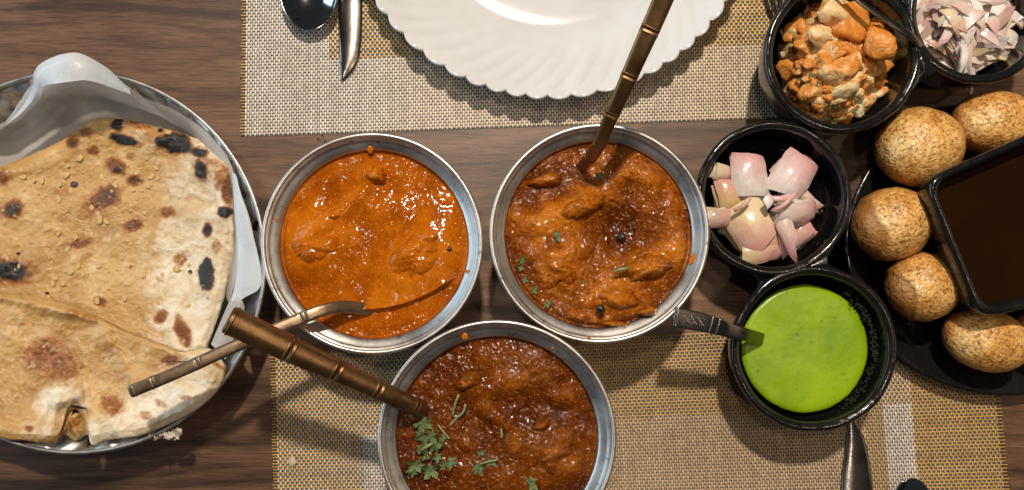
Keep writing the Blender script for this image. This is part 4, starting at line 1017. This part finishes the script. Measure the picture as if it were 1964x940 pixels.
puri(1908, 238, 80, 62, 10, .029, 'puri at the upper right tucked against the top edge of the square bowl', 5)
puri(1709, 430, 76, 70, -12, .029, 'puri with a browned left side between the onion dish and square bowl', 8, (math.pi, .52, .10))
puri(1768, 550, 69, 66, 20, .028, 'puri with a folded brown lower edge, left of the square bowl corner', 12, (math.pi*1.25, .60, .10))
puri(1890, 652, 83, 60, 18, .027, 'lowest puri, pale gold and oval, under the square bowl corner', 17)
puri(2010, 630, 60, 58, 0, .026, 'puri only just showing at the right edge below the square bowl', 19)

# ------------------------------------------------------------------ onion wedges
def petal_mesh(name, rho, ua, va, tck, seed, nu=18, nv=14, tip=.5, barrel=None):
    """curved onion layer: patch of a shell with thickness; pink on the outer skin"""
    rg = np.random.default_rng(seed); sk = rg.uniform(-.55, .55); sk2 = rg.uniform(-.5, .5)
    u = np.linspace(-1, 1, nu); w = np.linspace(-1, 1, nv); U, V = np.meshgrid(u, w, indexing='ij')
    va_ = va*(1-tip*np.clip(U, 0, 1)**1.5)*(1+.08*fbm(U*2, U*0+seed, 2, seed))
    A = (U+sk*V*(U > 0)*U+sk2*V*(U < 0)*-U)*ua; B = V*va_
    def surf(r):
        if barrel:
            ru, rv, la, lb = barrel; th_ = rho-r; rv_ = rv-th_
            a_ = A/ua*la/ru; b_ = B/va*lb/rv
            return np.stack([(ru-th_)*np.sin(a_), rv_*np.sin(b_), (ru-th_)*(np.cos(a_))-ru+rv_*np.cos(b_)-rv+th_], -1)
        return np.stack([r*np.sin(A), r*np.sin(B)*np.cos(A*.6), r*np.cos(A)*np.cos(B)-rho], -1)
    top = surf(rho*(1+.03*fbm(U*2+3, V*2, 2, seed))); bot = surf(rho-tck*(1-.5*np.abs(V)**3))
    n = nu*nv; v = np.vstack([top.reshape(-1, 3), bot.reshape(-1, 3)]); f = []
    for i in range(nu-1):
        for j in range(nv-1):
            a = i*nv+j; f.append((a, a+nv, a+nv+1, a+1)); f.append((n+a, n+a+1, n+a+nv+1, n+a+nv))
    for i in range(nu-1):
        a = i*nv; f.append((a, n+a, n+a+nv, a+nv)); a = i*nv+nv-1; f.append((a, a+nv, n+a+nv, n+a))
    for j in range(nv-1):
        a = j; f.append((a, a+1, n+a+1, n+a)); a = (nu-1)*nv+j; f.append((a, n+a, n+a+1, a+1))
    m = mesh_data(name, v, f, M['onion'])
    pk = np.concatenate([((.50+.40*U) if name == 'onion_wedge' else (.36+.42*U)).ravel(), (.12+0*U).ravel()])
    at = m.attributes.new('pink', 'FLOAT', 'POINT'); at.data.foreach_set('value', pk.astype(np.float32))
    try:
        m.set_sharp_from_angle(angle=R(50))
    except Exception: pass
    return m
def place(name, m, px, py, z, rot, label, cat, group=None, sc_=1.0):
    o = bpy.data.objects.new(name, m); COL.objects.link(o); o.location = tuple(P(px, py, z)); o.rotation_euler = rot; o.scale = (sc_,)*3 if np.isscalar(sc_) else sc_
    return tag(o, label, cat, group)
# px,py,z, length px, width px, rot z, tiltx, tilty, label
OW = [(1440, 333, .041, 44, 40, 1.45, .1, .15, 'white topped pink onion wedge at the upper left of the onion cup'),
      (1530, 335, .040, 46, 40, .7, -.1, -.1, 'rosy onion wedge at the upper right of the onion cup'),
      (1404, 372, .037, 32, 28, 2.3, .2, -.2, 'yellowish onion wedge below the upper left wedge'),
      (1441, 433, .042, 54, 46, -.9, .0, .1, 'largest yellowish onion wedge in the middle left of the cup'),
      (1392, 420, .038, 32, 20, .2, .3, .1, 'pale onion wedge partly under the steel bowl rim'),
      (1538, 414, .042, 46, 26, -.12, .1, .1, 'pink onion wedge pointing right across the middle of the cup'),
      (1512, 450, .043, 50, 18, -.95, .35, .2, 'lilac white onion sliver facing up in the middle of the cup'),
      (1468, 480, .038, 46, 27, -.05, -.1, 0, 'pale striped onion wedge lowest in the cup'),
      (1396, 332, .036, 24, 18, .5, .2, .2, 'small dull onion piece behind the white topped wedge'),
      (1545, 385, .032, 34, 16, -.8, .2, .2, 'thin translucent onion layer right of the centre'),
      (1490, 470, .034, 40, 26, -1.2, .1, .2, 'brownish onion layer under the lilac sliver'),
      (1420, 436, .032, 34, 26, -.6, 0, 0, 'shade tinted onion layer at the left under the large wedge'),
      (1530, 445, .034, 32, 24, .6, 0, 0, 'shade tinted onion layer at the right under the lilac sliver')]
for k, (px, py, z, a, b, rz, tx, ty, lab) in enumerate(OW):
    a *= .98; b *= 1.02; tx = tx*1.6+(.22 if k % 2 else -.22); ty = ty*1.6+(.2 if k % 3 else -.25); rz += rng.normal(0, .35)
    rho = max(PL(a, z), PL(b, z))*1.38
    m = petal_mesh('onion_wedge', rho, math.asin(min(.95, PL(a, z)/rho)), math.asin(min(.95, PL(b, z)/rho)), .0032, 300+k, tip=.22 if b > 20 else .75, barrel=(PL(a, z)*1.9, PL(b, z)*1.12, PL(a, z), PL(b, z)))
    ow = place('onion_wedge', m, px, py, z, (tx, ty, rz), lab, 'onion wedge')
    tint = {2: (.95, .82, .5), 3: (1, .86, .56), 4: (.9, .8, .75), 7: (1, .93, .84), 10: (.8, .66, .5), 6: (1.15, 1.15, 1.2), 1: (1, .9, .9), 11: (.7, .6, .5), 12: (.75, .65, .55)}.get(k, (1, 1, 1)); tint = tuple(.88*q for q in tint); ow.color = (*tint, 1)  # the two shade tinted layers have their shadow put into the tint
    for q in range(2):
        m2 = petal_mesh('inner_layer', rho*(.86-.12*q), math.asin(min(.95, PL(a, z)*(.92-.1*q)/rho)), math.asin(min(.95, PL(b, z)*(.92-.1*q)/rho)), .003, 340+k+50*q, tip=.2, barrel=(PL(a, z)*1.8, PL(b, z)*(1.06-.16*q), PL(a, z)*.96, PL(b, z)*(.95-.14*q)))
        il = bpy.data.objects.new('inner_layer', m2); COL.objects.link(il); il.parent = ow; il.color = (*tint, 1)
        il.location = (PL(a, z)*(.10 if k % 2 else -.10)*(q+1), PL(b, z)*(.13 if k % 3 else -.13)*(q+1), -.0030*(q+1)); il.rotation_euler = (0, 0, rng.normal(0, .12))
for k, (pts, r_, lab) in enumerate([([(1408, 404, .043), (1425, 395, .045), (1438, 380, .045)], .0012, 'thin curved pink onion strand above the large yellowish wedge'),
            ([(1470, 380, .045), (1495, 382, .047), (1518, 376, .045)], .0018, 'pink onion strand lying across the centre of the onion cup'),
            ([(1484, 405, .044), (1505, 392, .048), (1528, 368, .046)], .0014, 'diagonal rosy onion strand at the centre of the onion cup')]):
    o = stem(pts, r_, lab, None, 'onion', 'onion_strand', 'onion strand')
    at = o.data.attributes.new('pink', 'FLOAT', 'POINT'); at.data.foreach_set('value', np.full(len(o.data.vertices), .75, np.float32))
place('onion_bit', petal_mesh('onion_bit', .006, .6, .5, .003, 390), 1476, 383, .049, (0.1, .2, 1.0), 'tiny white onion bit on top at the centre of the onion cup', 'onion bit')

# sliced onion heap
prot = [petal_mesh('onion_slice', .016, .62+.05*k, (.10, .13, .16, .12, .19, .14)[k], .0024, 400+k, 14, 7, .12) for k in range(6)]+[petal_mesh('onion_slice', .020, .30, .14, .0035, 410+k, 8, 6, .1) for k in range(3)]+[petal_mesh('onion_slice', .040, .26, .055, .0022, 420+k, 12, 5, .12) for k in range(2)]
gB = 'sliced onion strips heaped in the upper right cup'
for k in range(230):
    a = rng.uniform(0, 2*math.pi); q = math.sqrt(rng.uniform(0, 1)); x = 1845+101*q*math.cos(a); y = 40+96*q*math.sin(a)
    lay = k/230.; z = .019+.025*lay*(1-.55*q*q)+.004*(1-q)
    if k > 212: x = 1848+rng.normal(0, 18); y = 35+rng.normal(0, 22); z = .045+rng.uniform(0, .004)
    place('onion_slice', prot[rng.integers(len(prot))], x, y, z, (rng.normal(0, .30), rng.normal(0, .25), rng.uniform(0, 6.28)), 'pinkish onion strip '+where(x, y, 1845, 40, 101, 96)+' of the sliced onion heap', 'onion slice', gB, (float(rng.uniform(.8, 1.3)), float(rng.uniform(1.0, 1.5)), 1.2))
# ------------------------------------------------------------------ spiced potato heap
def chunk_mesh(seed, kind):
    rg = np.random.default_rng(seed); nu, nv = 26, 16
    th = np.linspace(0, 2*np.pi, nu, endpoint=False); ph = np.linspace(.02, math.pi-.02, nv); PH, TH = np.meshgrid(ph, th, indexing='ij')
    d = np.stack([np.sin(PH)*np.cos(TH), np.sin(PH)*np.sin(TH), np.cos(PH)], -1)
    # intersect with random planes for cut facets
    nrm = rg.normal(size=(9 if kind else 14, 3)); nrm /= np.linalg.norm(nrm, axis=1)[:, None]; off = rg.uniform(.55, .95, len(nrm))
    dots = d@nrm.T; t_ = np.where(dots > .05, off/np.maximum(dots, .05), 9).min(-1); t_ = np.minimum(t_, 1.15)
    t_ = t_*(1+(.07 if kind else .20)*fbm(d[..., 0]*3+seed, d[..., 1]*3+d[..., 2]*2, 3, seed))
    t_ = t_*(1+.09*fbm(d[..., 0]*8+seed, d[..., 1]*8+d[..., 2]*6, 3, seed+1)); v = (d*t_[..., None]*np.array([1, .8, .62])*.006).reshape(-1, 3)
    i = np.arange(nv-1)[:, None]*nu; j = np.arange(nu)[None]; j2 = (j+1) % nu
    F = np.stack([i+j, i+nu+j, i+nu+j2, i+j2], -1).reshape(-1, 4)
    return mesh_data('potato_chunk', v, F, M['potato'])
cp = [chunk_mesh(500+k, k % 3 == 0) for k in range(18)]
gA = 'spiced potato chunks heaped in the potato cup'
def heap_top(q): return .024+.022*(1-q**2.2)
# soft mash filling the gaps between the chunks
na, nr = 120, 40; th = np.linspace(0, 2*np.pi, na, endpoint=False); rings = []
for u in np.linspace(.003, 1, nr):
    w = 1+.10*np.sin(3*th+1)+.08*fbm(np.cos(th)*3+4, np.sin(th)*3+4, 3, 71)
    x = 1596+98*u*w*np.cos(th); y = 122-106*u*w*np.sin(th); z = heap_top(u)-.0022
    q = np.array([P(a, b, z) for a, b in zip(x, y)]); q[:, 2] += .0028*fbm(q[:, 0]*170, q[:, 1]*170, 3, 72)*(1-u**4); rings.append(q)
low = rings[-1].copy(); low[:, 2] = .012; rings.append(low); v, f = loft(rings)
tag(obj('potato_mash', v, [q[::1] for q in f], M['potato']), 'soft orange mash binding the chunks in the potato cup', 'potato mash')
for k in range(210):
    a = rng.uniform(0, 2*math.pi); q = math.sqrt(rng.uniform(0, 1)); rad = 1+.08*math.sin(3*a+1); x = 1598+100*q*rad*math.cos(a); y = 122-108*q*rad*math.sin(a)
    z = heap_top(q)-.004+rng.uniform(0, .005)*(1-.5*q)
    s_ = float(rng.uniform(.0026, .0055)) if k % 4 else float(rng.uniform(.0055, .0085))
    place('potato_chunk', cp[rng.integers(len(cp))], x, y, z, (rng.normal(0, .6), rng.normal(0, .6), rng.uniform(0, 6.28)), 'orange spiced potato chunk '+where(x, y, 1598, 122, 100, 108)+' of the potato heap', 'potato chunk', gA, s_/.006)
for k, (x, y, s_, lab) in enumerate([(1600, 22, .0115, 'tall pale potato slice poking up at the top of the potato heap'), (1632, 42, .0125, 'smooth pale orange potato piece near the top of the heap'), (1575, 70, .0075, 'cream potato cube on the upper left of the heap'),
                                  (1628, 122, .0078, 'white potato bit right of the centre of the heap'), (1685, 85, .010, 'orange edged potato block at the right of the heap')]):
    place('potato_chunk', cp[(0, 3, 6, 9, 12)[k]], x, y, .042+.004*(k > 1), (k*.2, .3-k*.15, k*1.3), lab, 'potato chunk', None, s_/.006)
for k in range(12):
    a = rng.uniform(0, 6.28); q = rng.uniform(.3, 1); x, y = 1600+95*q*math.cos(a), 130+100*q*math.sin(a); leaf(x, y, heap_top(q)+.003, 6, a, 600+k, 'coriander flecks on the potato heap', 'tiny coriander fleck '+where(x, y, 1598, 122, 100, 108)+' of the potato heap')

# ------------------------------------------------------------------ small things on the table
blob('rice_flake', 561, 885, .0022, 7, M['crumb'], 'pale dried flake stuck on the left end of the lower mat', 'crumb', .35, 5, ry=8)
gl, _nt, _b = new_mat('water'); setp(_b, color=(.9, .9, .9), rough=.03, trans=1.0, ior=1.33)
for k, (x, y, r_) in enumerate([(612, 268, 3.5), (619, 262, 3), (624, 271, 2.5)]):
    blob('water_drop', x, y, .0006, r_, gl, 'small water drop on the wood above the orange curry bowl', 'water drop', .4, k, 'water drops above the orange curry bowl')
